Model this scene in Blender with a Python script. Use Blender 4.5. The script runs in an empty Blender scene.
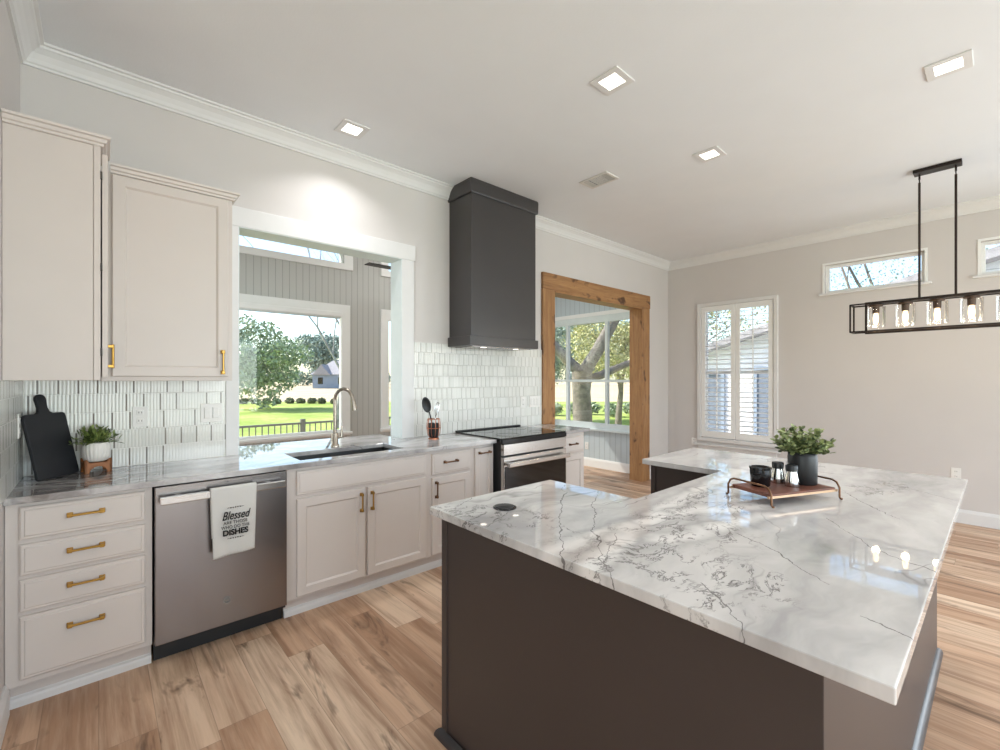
import bpy, bmesh, math, random
from mathutils import Vector, Matrix
import numpy as np

C = bpy.context.scene.collection
S = bpy.context.scene
PI = math.pi

# ---------------------------------------------------------------- camera
A = math.radians(48.22)
cam_d = bpy.data.cameras.new('camera')
cam = bpy.data.objects.new('camera', cam_d)
C.objects.link(cam)
cam.location = (0, 0, 1.44)
cam.rotation_euler = (PI / 2, 0, A - PI / 2)
cam_d.sensor_width = 36.0
cam_d.lens = 449.05 * 36 / 1000
cam_d.shift_y = 0.0031
cam_d.clip_start = 0.02
cam_d.clip_end = 500
S.camera = cam

# ---------------------------------------------------------------- colour management, sky, sun, added daylight fill
S.view_settings.view_transform = 'Standard'
S.view_settings.look = 'None'
S.view_settings.gamma = 1
S.view_settings.use_curve_mapping = False
S.view_settings.exposure = 0.26
S.cycles.max_bounces = 10
S.cycles.diffuse_bounces = 6
S.cycles.transparent_max_bounces = 24
S.cycles.caustics_reflective = False
S.cycles.caustics_refractive = False
S.cycles.sample_clamp_indirect = 6
try:
    S.cycles.use_denoising = True
except Exception:
    pass

world = bpy.data.worlds.new('sky')
S.world = world
world.use_nodes = True
wn = world.node_tree
wn.nodes.clear()
w_out = wn.nodes.new('ShaderNodeOutputWorld')
w_bg = wn.nodes.new('ShaderNodeBackground')
w_sky = wn.nodes.new('ShaderNodeTexSky')
w_sky.sky_type = 'NISHITA'
w_sky.sun_disc = False
w_sky.sun_elevation = math.radians(42)
w_sky.sun_rotation = math.radians(-45)
w_sky.air_density = 1.0
w_sky.dust_density = 1.0
w_sky.ozone_density = 1.0
w_bg.inputs['Strength'].default_value = 0.34
wn.links.new(w_sky.outputs[0], w_bg.inputs[0])
wn.links.new(w_bg.outputs[0], w_out.inputs[0])


def add_sun(direction, strength, angle=0.6, color=(1, .95, .87)):
    d = bpy.data.lights.new('sun', 'SUN')
    d.energy = strength
    d.angle = math.radians(angle)
    d.color = color
    o = bpy.data.objects.new('sun', d)
    C.objects.link(o)
    o.rotation_euler = Vector(direction).to_track_quat('-Z', 'Y').to_euler()
    o.location = (10, 20, 20)


add_sun((0.47, -0.57, -0.67), 8.5)


def area(name, loc, direction, sx, sy, watts, color=(1, 1, 1), spread=180):
    d = bpy.data.lights.new(name, 'AREA')
    d.shape = 'RECTANGLE'
    d.size, d.size_y = sx, sy
    d.energy = watts
    d.color = color
    d.spread = math.radians(spread)
    o = bpy.data.objects.new(name, d)
    C.objects.link(o)
    o.location = loc
    o.rotation_euler = Vector(direction).to_track_quat('-Z', 'Y').to_euler()
    return o


# area lamps added as daylight from unseen openings behind and beside the camera
area('daylight_rear_fill', (2.4, -4.35, 1.5), (0, 1, .4), 5.4, 2.3, 180, (.84, .94, 1.0))
area('daylight_patio_door', (6.3, -2.4, 1.2), (-1, .15, .3), 2.2, 2.0, 66, (.78, .91, 1.0))
area('daylight_side_fill', (-3.3, -1.2, 1.6), (1, .3, .3), 3.4, 2.0, 40, (.86, .95, 1.0))
area('sunroom_side_fill', (-2.45, 4.6, 1.6), (1, 0, 0), 1.6, 2.2, 60, (.90, .96, 1.0))  # added fill for the sunroom; the wall here has no opening
area('sunroom_ceiling_fill', (3.6, 4.55, 3.38), (0, 0, -1), 2.4, .5, 22, (1.0, .98, .95))  # added to brighten the sunroom, no fixture behind it

# ---------------------------------------------------------------- colours and materials


def lin(c):
    r = []
    for v in c[:3]:
        v = v / 255.0
        r.append(v / 12.92 if v <= .04045 else ((v + .055) / 1.055) ** 2.4)
    return (*r, 1.0)


class NT:
    """small helper around a material's node tree"""

    def __init__(self, name):
        self.m = bpy.data.materials.new(name)
        self.m.use_nodes = True
        self.t = self.m.node_tree
        self.b = self.t.nodes['Principled BSDF']
        self.out = self.t.nodes['Material Output']

    def n(self, typ, **kw):
        nd = self.t.nodes.new(typ)
        for k, v in kw.items():
            setattr(nd, k, v)
        return nd

    def l(self, a, b):
        self.t.links.new(a, b)

    def set(self, sock, v):
        if isinstance(v, bpy.types.NodeSocket):
            self.l(v, sock)
        else:
            sock.default_value = v

    def math(self, op, a, b=0.0, c=None, clamp=False):
        nd = self.n('ShaderNodeMath', operation=op, use_clamp=clamp)
        self.set(nd.inputs[0], a)
        self.set(nd.inputs[1], b)
        if c is not None:
            self.set(nd.inputs[2], c)
        return nd.outputs[0]

    def coord(self):
        return self.n('ShaderNodeTexCoord').outputs['Object']

    def sep(self, v):
        nd = self.n('ShaderNodeSeparateXYZ')
        self.l(v, nd.inputs[0])
        return nd.outputs

    def comb(self, x=0.0, y=0.0, z=0.0):
        nd = self.n('ShaderNodeCombineXYZ')
        for i, v in enumerate((x, y, z)):
            self.set(nd.inputs[i], v)
        return nd.outputs[0]

    def mapping(self, v, loc=(0, 0, 0), rot=(0, 0, 0), scale=(1, 1, 1)):
        nd = self.n('ShaderNodeMapping')
        self.l(v, nd.inputs['Vector'])
        nd.inputs['Location'].default_value = loc
        nd.inputs['Rotation'].default_value = rot
        nd.inputs['Scale'].default_value = scale
        return nd.outputs[0]

    def noise(self, v, scale, detail=3, rough=.5, dist=0.0, color=False):
        nd = self.n('ShaderNodeTexNoise')
        if v is not None:
            self.l(v, nd.inputs['Vector'])
        nd.inputs['Scale'].default_value = scale
        nd.inputs['Detail'].default_value = detail
        nd.inputs['Roughness'].default_value = rough
        nd.inputs['Distortion'].default_value = dist
        return nd.outputs['Color' if color else 'Fac']

    def white(self, v):
        nd = self.n('ShaderNodeTexWhiteNoise', noise_dimensions='3D')
        self.l(v, nd.inputs['Vector'])
        return nd.outputs['Value']

    def ramp(self, f, stops, interp='LINEAR'):
        nd = self.n('ShaderNodeValToRGB')
        cr = nd.color_ramp
        cr.interpolation = interp
        while len(cr.elements) < len(stops):
            cr.elements.new(.5)
        for e, (p, c) in zip(cr.elements, stops):
            e.position = p
            e.color = c if len(c) == 4 else (*c, 1)
        self.l(f, nd.inputs[0])
        return nd.outputs[0]

    def mix(self, f, a, b, mode='MIX'):
        nd = self.n('ShaderNodeMix', data_type='RGBA', blend_type=mode)
        self.set(nd.inputs[0], f)
        self.set(nd.inputs[6], a)
        self.set(nd.inputs[7], b)
        return nd.outputs[2]

    def maprange(self, v, a, b, c=0.0, d=1.0):
        nd = self.n('ShaderNodeMapRange')
        self.l(v, nd.inputs[0])
        for i, q in enumerate((a, b, c, d)):
            nd.inputs[i + 1].default_value = q
        return nd.outputs[0]

    def bump(self, h, strength=.3, dist=.01):
        nd = self.n('ShaderNodeBump')
        nd.inputs['Strength'].default_value = strength
        nd.inputs['Distance'].default_value = dist
        self.l(h, nd.inputs['Height'])
        self.l(nd.outputs[0], self.b.inputs['Normal'])

    def base(self, v):
        self.set(self.b.inputs['Base Color'], v)

    def p(self, rough=None, metal=None, spec=None, **kw):
        if rough is not None:
            self.set(self.b.inputs['Roughness'], rough)
        if metal is not None:
            self.b.inputs['Metallic'].default_value = metal
        if spec is not None:
            self.b.inputs['Specular IOR Level'].default_value = spec
        for k, v in kw.items():
            self.b.inputs[k].default_value = v


M = {}


def plain(name, rgb, rough=.5, metal=0.0, var=.03, scale=14.0, bump=0.0, bscale=200, spec=None, **kw):
    t = NT(name)
    c = lin(rgb)
    v = t.coord()
    f = t.noise(v, scale, 3)
    lo = tuple(x * (1 - var) for x in c[:3])
    hi = tuple(min(1, x * (1 + var)) for x in c[:3])
    t.base(t.ramp(f, [(.3, lo), (.7, hi)]))
    t.p(rough=rough, metal=metal, spec=spec, **kw)
    if bump:
        t.bump(t.noise(v, bscale, 2), bump, .002)
    M[name] = t.m
    return t.m


plain('wall_paint', (207, 202, 199), .85, var=.012, scale=3, bump=.08, bscale=160)
plain('ceiling_paint', (230, 232, 234), .9, var=.012, scale=3, bump=.25, bscale=110)
plain('trim_paint', (222, 221, 220), .45, var=.01)
plain('cabinet_paint', (208, 199, 193), .42, var=.012, scale=5)
plain('white_paint', (238, 238, 236), .45, var=.01)
plain('cool_white_paint', (214, 222, 222), .5, var=.02)
plain('brass', (176, 138, 72), .32, 1.0, var=.06)
plain('bronze', (120, 88, 66), .35, .9, var=.08)
plain('copper', (176, 112, 84), .3, 1.0, var=.06)
plain('black_matte', (30, 30, 33), .6, var=.08)
plain('black_satin', (27, 28, 30), .42, var=.06, bump=.1, bscale=60)
plain('black_gloss', (14, 14, 16), .08, var=.04)
plain('black_glass', (16, 15, 15), .04, var=.02)
plain('oven_glass', (20, 17, 16), .06, var=.02)
plain('island_paint', (64, 55, 52), .38, var=.03, scale=4)
plain('hood_paint', (60, 57, 57), .30, var=.04, scale=4)
plain('shoe_dark', (52, 50, 52), .3, var=.03)
plain('chrome', (205, 205, 205), .12, 1.0, var=.03)
plain('nickel', (168, 158, 146), .26, 1.0, var=.04)
plain('dark_bronze', (44, 36, 32), .4, .6, var=.1)
plain('dark_rod', (58, 48, 44), .35, .7, var=.1)
plain('plastic_white', (232, 230, 226), .35, var=.01)
plain('plastic_slot', (70, 66, 62), .5)
plain('ceramic_white', (232, 228, 222), .5, var=.03)
plain('teak', (150, 92, 46), .5, var=.15, scale=30)
plain('soil', (40, 32, 26), .9, var=.3)
plain('vent_dark', (70, 70, 70), .6)
plain('vent_white', (214, 211, 206), .5)
plain('sink_black', (24, 23, 24), .35, var=.05)
plain('board_black', (29, 31, 36), .55, var=.05)
plain('roof_shingle', (150, 146, 148), .9, var=.2, scale=6)
plain('house_blue', (128, 140, 156), .8, var=.08, scale=2)
plain('rail_metal', (112, 110, 104), .5, .3)
plain('deck_board', (150, 142, 132), .8, var=.15, scale=8)
plain('towel_ink', (26, 26, 28), .9)
plain('bark', (112, 104, 96), .95, var=.35, scale=9, bump=.6, bscale=12)
plain('bark_pale', (150, 146, 142), .95, var=.3, scale=9, bump=.5, bscale=12)
plain('stem_green', (96, 104, 60), .7, var=.15)
plain('sock_brown', (84, 66, 54), .45, .5)
plain('pane_blue', (104, 112, 126), .4)
plain('concrete', (206, 204, 202), .9, var=.05, scale=3)
plain('rail_gold', (196, 164, 136), .35, 1.0)
plain('fan_blade', (62, 60, 60), .5, var=.1)
plain('tree_far', (96, 112, 104), .9, var=.3, scale=1.5)


def leaf_mat(name, c0, c1, rough=.6, scale=2.0):
    t = NT(name)
    g = t.n('ShaderNodeNewGeometry')
    f = g.outputs['Random Per Island']
    t.base(t.ramp(f, [(0.0, lin(c0)), (1.0, lin(c1))]))
    t.p(rough=rough)
    t.b.inputs['Subsurface Weight'].default_value = 0.0
    M[name] = t.m


leaf_mat('leaf_oak', (104, 124, 98), (186, 196, 164))
leaf_mat('leaf_dusty', (96, 118, 108), (160, 176, 166))
leaf_mat('leaf_olive', (132, 140, 92), (214, 204, 150))
leaf_mat('leaf_shrub', (86, 96, 70), (140, 140, 110))
leaf_mat('leaf_succulent', (58, 82, 34), (148, 164, 92), .45)
leaf_mat('leaf_eucalyptus', (56, 76, 44), (172, 182, 126), .5)


def mat_glass(name, tint=(1, 1, 1), refl=1.0):
    t = NT(name)
    tr = t.n('ShaderNodeBsdfTransparent')
    tr.inputs[0].default_value = (*tint, 1)
    gl = t.n('ShaderNodeBsdfGlossy')
    gl.inputs['Roughness'].default_value = .01
    fr = t.n('ShaderNodeFresnel')
    fr.inputs[0].default_value = 1.45
    f = t.math('MULTIPLY', fr.outputs[0], refl)
    mx = t.n('ShaderNodeMixShader')
    t.l(f, mx.inputs[0])
    t.l(tr.outputs[0], mx.inputs[1])
    t.l(gl.outputs[0], mx.inputs[2])
    t.l(mx.outputs[0], t.out.inputs[0])
    M[name] = t.m


mat_glass('window_glass', (.97, .985, .98), .8)
mat_glass('clear_glass', (.97, .965, .96), .6)


def emit(name, rgb, strength):
    t = NT(name)
    t.base(lin(rgb))
    t.b.inputs['Emission Color'].default_value = lin(rgb)
    t.b.inputs['Emission Strength'].default_value = strength
    M[name] = t.m


emit('lamp_lens', (255, 246, 232), 3.0)
emit('bulb_glow', (255, 226, 180), 2.6)


def mat_steel(name, rgb, rough, stretch):
    t = NT(name)
    v = t.mapping(t.coord(), scale=stretch)
    f = t.noise(v, 40, 2)
    c = lin(rgb)
    t.base(t.ramp(f, [(.3, tuple(x * .985 for x in c[:3])), (.7, tuple(min(1, x * 1.015) for x in c[:3]))]))
    t.p(rough=rough, metal=1.0)
    M[name] = t.m


mat_steel('stainless', (146, 140, 138), .27, (3, 1, .02))
mat_steel('stainless_bright', (200, 196, 192), .22, (3, 1, .02))


def mat_marble(name, cracks=(), ribbons=(), clusters=(), base=(215, 212, 210), grey=(166, 164, 164), dark=(74, 70, 70), rot=.5, seed=(0, 0, 0), fine=.5, soft=1.0, dscale=(.7, 2.6, 1), west=False):
    t = NT(name)
    raw = t.coord()
    co = t.mapping(raw, loc=seed)

    def warped(src, scale, amp, detail=4):
        n = t.noise(src, scale, detail, .6, color=True)
        sub = t.n('ShaderNodeVectorMath', operation='SUBTRACT')
        t.l(n, sub.inputs[0])
        sub.inputs[1].default_value = (.5, .5, .5)
        w = t.n('ShaderNodeVectorMath', operation='MULTIPLY_ADD')
        t.l(sub.outputs[0], w.inputs[0])
        w.inputs[1].default_value = (amp, amp, 0)
        t.l(src, w.inputs[2])
        return w.outputs[0]

    def seg(p, a, b):
        pa = t.n('ShaderNodeVectorMath', operation='SUBTRACT')
        t.l(p, pa.inputs[0])
        pa.inputs[1].default_value = (a[0], a[1], 0)
        ba = (b[0] - a[0], b[1] - a[1], 0)
        dt = t.n('ShaderNodeVectorMath', operation='DOT_PRODUCT')
        t.l(pa.outputs[0], dt.inputs[0])
        dt.inputs[1].default_value = ba
        h = t.math('DIVIDE', dt.outputs['Value'], ba[0] ** 2 + ba[1] ** 2, clamp=True)
        q = t.n('ShaderNodeVectorMath', operation='MULTIPLY_ADD')
        t.l(t.comb(h, h, h), q.inputs[0])
        q.inputs[1].default_value = (-ba[0], -ba[1], 0)
        t.l(pa.outputs[0], q.inputs[2])
        ln = t.n('ShaderNodeVectorMath', operation='LENGTH')
        t.l(q.outputs[0], ln.inputs[0])
        return ln.outputs['Value']

    def flat(v):
        x, y, z = t.sep(v)
        return t.comb(x, y, 0.0)

    wv = warped(co, 1.3, .55)
    drift = t.noise(t.mapping(wv, rot=(0, 0, rot), scale=dscale), 1.5, 5, .6)
    col = t.mix(t.math('MULTIPLY', t.maprange(drift, .40, .68), soft), lin(base), lin(grey))
    if west:        # the slab's greyer, heavier streaked end
        xx = t.sep(raw)[0]
        st_ = t.noise(t.mapping(wv, rot=(.5, .3, rot - .3), scale=(1.5, 6, 2)), 2.4, 5, .65)
        wmask = t.math('MULTIPLY', t.maprange(xx, -.3, .75, 1, .12), t.maprange(st_, .38, .60))
        col = t.mix(wmask, col, lin((112, 106, 104)))
    # faint hairlines following the drift
    n1 = t.noise(t.mapping(wv, rot=(0, 0, rot), scale=(.35, 1.6, 1)), 1.6, 3, .6)
    w1 = t.maprange(t.math('ABSOLUTE', t.math('SUBTRACT', n1, .5)), 0.0, .006, 1, 0)
    m1 = t.maprange(t.noise(co, 1.6, 2), .48, .60)
    v = t.math('MULTIPLY', t.math('MULTIPLY', w1, m1), fine)
    p = flat(warped(warped(raw, 5.0, .10), 34.0, .016, 2))
    thick = t.maprange(t.noise(raw, 9.0, 2), .3, .7, .0007, .0024)
    for line in cracks:
        for a, b in zip(line[:-1], line[1:]):
            d = seg(p, a, b)
            v = t.math('MAXIMUM', v, t.math('MULTIPLY', t.math('LESS_THAN', d, thick), .72))
    # crackled patches
    if clusters:
        k2 = t.noise(t.mapping(warped(raw, 3.0, .25), rot=(0, 0, .6), scale=(1.0, 1.8, 1)), 6.5, 6, .68, .4)
        w2 = t.maprange(t.math('ABSOLUTE', t.math('SUBTRACT', k2, .5)), 0.0, .024, 1, 0)
        m3 = t.maprange(t.noise(raw, 9.0, 3), .40, .54)
        pw = flat(warped(raw, 4.0, .2))
        for a, b, rad in clusters:
            m2 = t.maprange(seg(pw, a, b), rad * .55, rad, 1, 0)
            v = t.math('MAXIMUM', v, t.math('MULTIPLY', t.math('MULTIPLY', w2, m3), t.math('MULTIPLY', m2, .9)))
    for line in ribbons:
        pr_ = flat(warped(raw, 4.0, .16))
        for a, b in zip(line[:-1], line[1:]):
            d = seg(pr_, a, b)
            col = t.mix(t.maprange(d, .008, .055, .75, 0), col, lin((240, 237, 234)))
            col = t.mix(t.maprange(t.math('ABSOLUTE', t.math('SUBTRACT', d, .06)), 0, .03, .35, 0), col, lin(grey))
    col = t.mix(v, col, lin(dark))
    t.base(col)
    t.p(rough=.022, spec=.95)
    M[name] = t.m


mat_marble('quartz_island', rot=-.8, seed=(2.6, 1.2, .1), fine=.5,
           cracks=[[(1.70, 1.42), (1.26, 1.08), (1.0, .845), (.90, .71)], [(1.75, 1.26), (1.35, 1.0), (1.07, .76), (.96, .64)],
                   [(1.31, 1.60), (1.05, 1.46)], [(1.26, 1.34), (1.01, 1.19)], [(1.60, .59), (1.508, .453), (1.38, .29)],
                   [(1.14, .49), (1.0, .35), (.94, .28)], [(2.0, .437), (1.79, .275), (1.66, .11)], [(2.99, .76), (2.99, .46), (2.70, .12)],
                   [(2.57, .50), (2.19, .25)], [(1.24, .21), (1.21, .12)], [(1.30, .86), (1.16, .80), (1.02, .72)]],
           ribbons=[[(1.0, .90), (1.24, .89), (1.56, .89), (2.08, .94), (2.7, 1.0)], [(.98, .74), (1.25, .82), (1.48, .88), (1.68, .83), (2.02, .66)], [(1.35, .74), (1.62, .66), (1.9, .60)]],
           clusters=[((1.06, .62), (1.50, .74), .27), ((1.50, .82), (2.0, .80), .17), ((1.06, 1.40), (1.14, 1.10), .20), ((1.05, .48), (1.25, .40), .13), ((2.6, .45), (2.9, .35), .1)])
mat_marble('quartz_wall', rot=.35, seed=(5.1, 2.4, 0.6), grey=(120, 115, 114), base=(218, 216, 216), fine=.8, soft=.9, dscale=(1.2, 3.4, 1), west=True)


def mat_floor(name):
    t = NT(name)
    x, y, z = t.sep(t.coord())
    W, L = .182, 1.22
    cx = t.math('DIVIDE', x, W)
    col = t.math('FLOOR', cx)
    fx = t.math('FRACT', cx)
    off = t.white(t.comb(col, 3.1, 0.0))
    cy = t.math('ADD', t.math('DIVIDE', y, L), t.math('MULTIPLY', off, 7.0))
    row = t.math('FLOOR', cy)
    fy = t.math('FRACT', cy)
    rnd = t.white(t.comb(col, row, 1.7))
    rnd2 = t.white(t.comb(col, row, 8.3))
    # grain, stretched along the plank
    gv = t.comb(t.math('MULTIPLY', x, 1.0), t.math('ADD', t.math('MULTIPLY', y, .055), t.math('MULTIPLY', rnd, 11.0)), t.math('MULTIPLY', rnd2, 13.0))
    g1 = t.noise(gv, 16, 6, .62, .4)
    g2 = t.noise(gv, 60, 4, .6)
    kv = t.comb(t.math('MULTIPLY', x, 1.0), t.math('ADD', t.math('MULTIPLY', y, .24), t.math('MULTIPLY', rnd2, 7.0)), t.math('MULTIPLY', rnd, 9.0))
    k = t.noise(kv, 6.5, 4, .65, .9)
    c = t.ramp(rnd, [(0, lin((170, 132, 104))), (.45, lin((204, 167, 138))), (1, lin((226, 200, 174)))])
    grain = t.maprange(g1, .40, .64, 0, 1)
    c = t.mix(t.math('MULTIPLY', grain, .75), c, lin((142, 104, 78)))
    c = t.mix(t.math('MULTIPLY', t.maprange(g2, .45, .75), .25), c, lin((232, 208, 182)))
    knot = t.math('MULTIPLY', t.maprange(k, .575, .69), .85)
    c = t.mix(knot, c, lin((92, 66, 48)))
    # bevelled joints between planks
    jx = t.math('MINIMUM', fx, t.math('SUBTRACT', 1.0, fx))
    jy = t.math('MINIMUM', fy, t.math('SUBTRACT', 1.0, fy))
    j = t.math('MAXIMUM', t.maprange(jx, 0, .012, 1, 0), t.maprange(jy, 0, .0018, 1, 0))
    c = t.mix(t.math('MULTIPLY', j, .55), c, lin((96, 70, 52)))
    t.base(c)
    t.p(rough=t.maprange(g1, .3, .7, .34, .46), spec=.4)
    t.bump(t.math('SUBTRACT', t.math('MULTIPLY', g2, .25), j), .25, .0015)
    M[name] = t.m


mat_floor('floor_planks')


def mat_tile(name, axis, joint=(92, 80, 70), jamt=.8, bump=.35, lo=.25, ribs=.28, courses=.5, W=.078, nrib=5.0):
    """narrow ribbed glazed tiles in staggered courses with dark upright joints"""
    t = NT(name)
    o = t.sep(t.coord())
    u, z = o[axis], o[2]
    R = .104
    cz = t.math('DIVIDE', z, R)
    row = t.math('FLOOR', cz)
    fz = t.math('FRACT', cz)
    off = t.white(t.comb(row, 5.0, 2.0))
    cu = t.math('ADD', t.math('DIVIDE', u, W), t.math('MULTIPLY', off, 5.0))
    col = t.math('FLOOR', cu)
    fu = t.math('FRACT', cu)
    rnd = t.white(t.comb(row, col, 4.0))
    rj = t.white(t.comb(row, col, 9.0))
    c = t.ramp(rnd, [(0, lin((216, 216, 210))), (1, lin((226, 225, 220)))])
    rib = t.math('FRACT', t.math('MULTIPLY', fu, nrib))
    ribline = t.maprange(t.math('ABSOLUTE', t.math('SUBTRACT', rib, .5)), .40, .5, 0, 1)
    c = t.mix(t.math('MULTIPLY', ribline, ribs), c, lin((150, 146, 140)))
    darkj = t.math('MULTIPLY', t.maprange(fu, .085, .10, 1, 0), t.maprange(rj, lo, lo + .05, 0, 1))
    darkj = t.math('MULTIPLY', darkj, t.maprange(t.math('ABSOLUTE', t.math('SUBTRACT', fz, .5)), .46, .47, 1, 0))
    c = t.mix(t.math('MULTIPLY', darkj, jamt), c, lin(joint))
    course = t.maprange(t.math('ABSOLUTE', t.math('SUBTRACT', fz, .5)), .475, .495, 0, 1)
    c = t.mix(t.math('MULTIPLY', course, courses), c, lin((238, 236, 232)))
    t.base(c)
    t.p(rough=.12, spec=.6)
    h = t.math('MULTIPLY', t.math('SINE', t.math('MULTIPLY', rib, PI)), .6)
    h = t.math('SUBTRACT', t.math('ADD', h, t.math('MULTIPLY', rnd, .35)), t.math('MULTIPLY', t.math('MAXIMUM', course, darkj), .8))
    t.bump(h, bump, .003)
    M[name] = t.m


mat_tile('tile_back', 0)
mat_tile('tile_range', 0, (146, 140, 132), .75, .8, .12, .4, .2, .054, 3.0)
mat_tile('tile_left', 1)


def mat_wood(name, axis, c0, c1, knotc):
    t = NT(name)
    sc = [10, 10, 10]
    sc[axis] = .9
    v = t.mapping(t.coord(), scale=sc)
    g = t.noise(v, 1.6, 6, .65, 1.2)
    c = t.ramp(g, [(.3, lin(c0)), (.7, lin(c1))])
    sk = [5, 5, 5]
    sk[axis] = 3.2
    k = t.noise(t.mapping(t.coord(), scale=sk), 1.5, 2, .5, .3)
    c = t.mix(t.math('MULTIPLY', t.maprange(k, .62, .70), .9), c, lin(knotc))
    f = t.noise(v, 9, 4)
    c = t.mix(t.math('MULTIPLY', t.maprange(f, .5, .8), .35), c, lin(knotc))
    t.base(c)
    t.p(rough=.5)
    t.bump(g, .2, .003)
    M[name] = t.m


mat_wood('pine_upright', 2, (138, 96, 58), (176, 132, 86), (78, 48, 28))
mat_wood('pine_beam', 0, (138, 96, 58), (176, 132, 86), (78, 48, 28))
mat_wood('tray_wood', 0, (92, 52, 40), (124, 74, 56), (62, 34, 26))


def mat_siding(name, axis, pitch, rgb, groove=.06):
    t = NT(name)
    o = t.sep(t.coord())
    f = t.math('FRACT', t.math('DIVIDE', o[axis], pitch))
    j = t.maprange(f, groove, groove + .03, 1, 0)
    n = t.noise(t.coord(), 3, 3)
    c = t.mix(t.math('MULTIPLY', n, .12), lin(rgb), lin(tuple(x * .8 for x in rgb)))
    c = t.mix(t.math('MULTIPLY', j, .45), c, lin(tuple(x * .55 for x in rgb)))
    t.base(c)
    t.p(rough=.6)
    t.bump(t.math('SUBTRACT', 1.0, j), .6, .008)
    M[name] = t.m


mat_siding('beadboard_outer', 0, .076, (194, 194, 190))
mat_siding('beadboard_end', 1, .10, (196, 206, 210))
mat_siding('lap_siding', 2, .16, (240, 238, 240), .08)


def mat_ground(name, stops, scale):
    t = NT(name)
    v = t.coord()
    n = t.noise(v, scale, 5, .65)
    n2 = t.noise(v, scale * 14, 3, .6)
    f = t.math('ADD', t.math('MULTIPLY', n, .65), t.math('MULTIPLY', n2, .35))
    t.base(t.ramp(f, stops))
    t.p(rough=.95, spec=.1)
    M[name] = t.m


mat_ground('lawn_grass', [(.35, lin((120, 138, 66))), (.5, lin((146, 164, 84))), (.62, lin((178, 180, 116)))], .35)
mat_ground('dry_field', [(.35, lin((176, 158, 128))), (.6, lin((198, 182, 152)))], .2)


def mat_towel(name):
    t = NT(name)
    x, y, z = t.sep(t.coord())
    a = t.math('SINE', t.math('MULTIPLY', x, 900))
    b = t.math('SINE', t.math('MULTIPLY', z, 900))
    w = t.math('MULTIPLY', a, b)
    c = t.mix(t.maprange(w, -.2, .6), lin((206, 203, 198)), lin((234, 232, 228)))
    t.base(c)
    t.p(rough=.95, spec=.1)
    t.bump(w, .6, .002)
    M[name] = t.m


mat_towel('towel_weave')

# ---------------------------------------------------------------- mesh helpers


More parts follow.
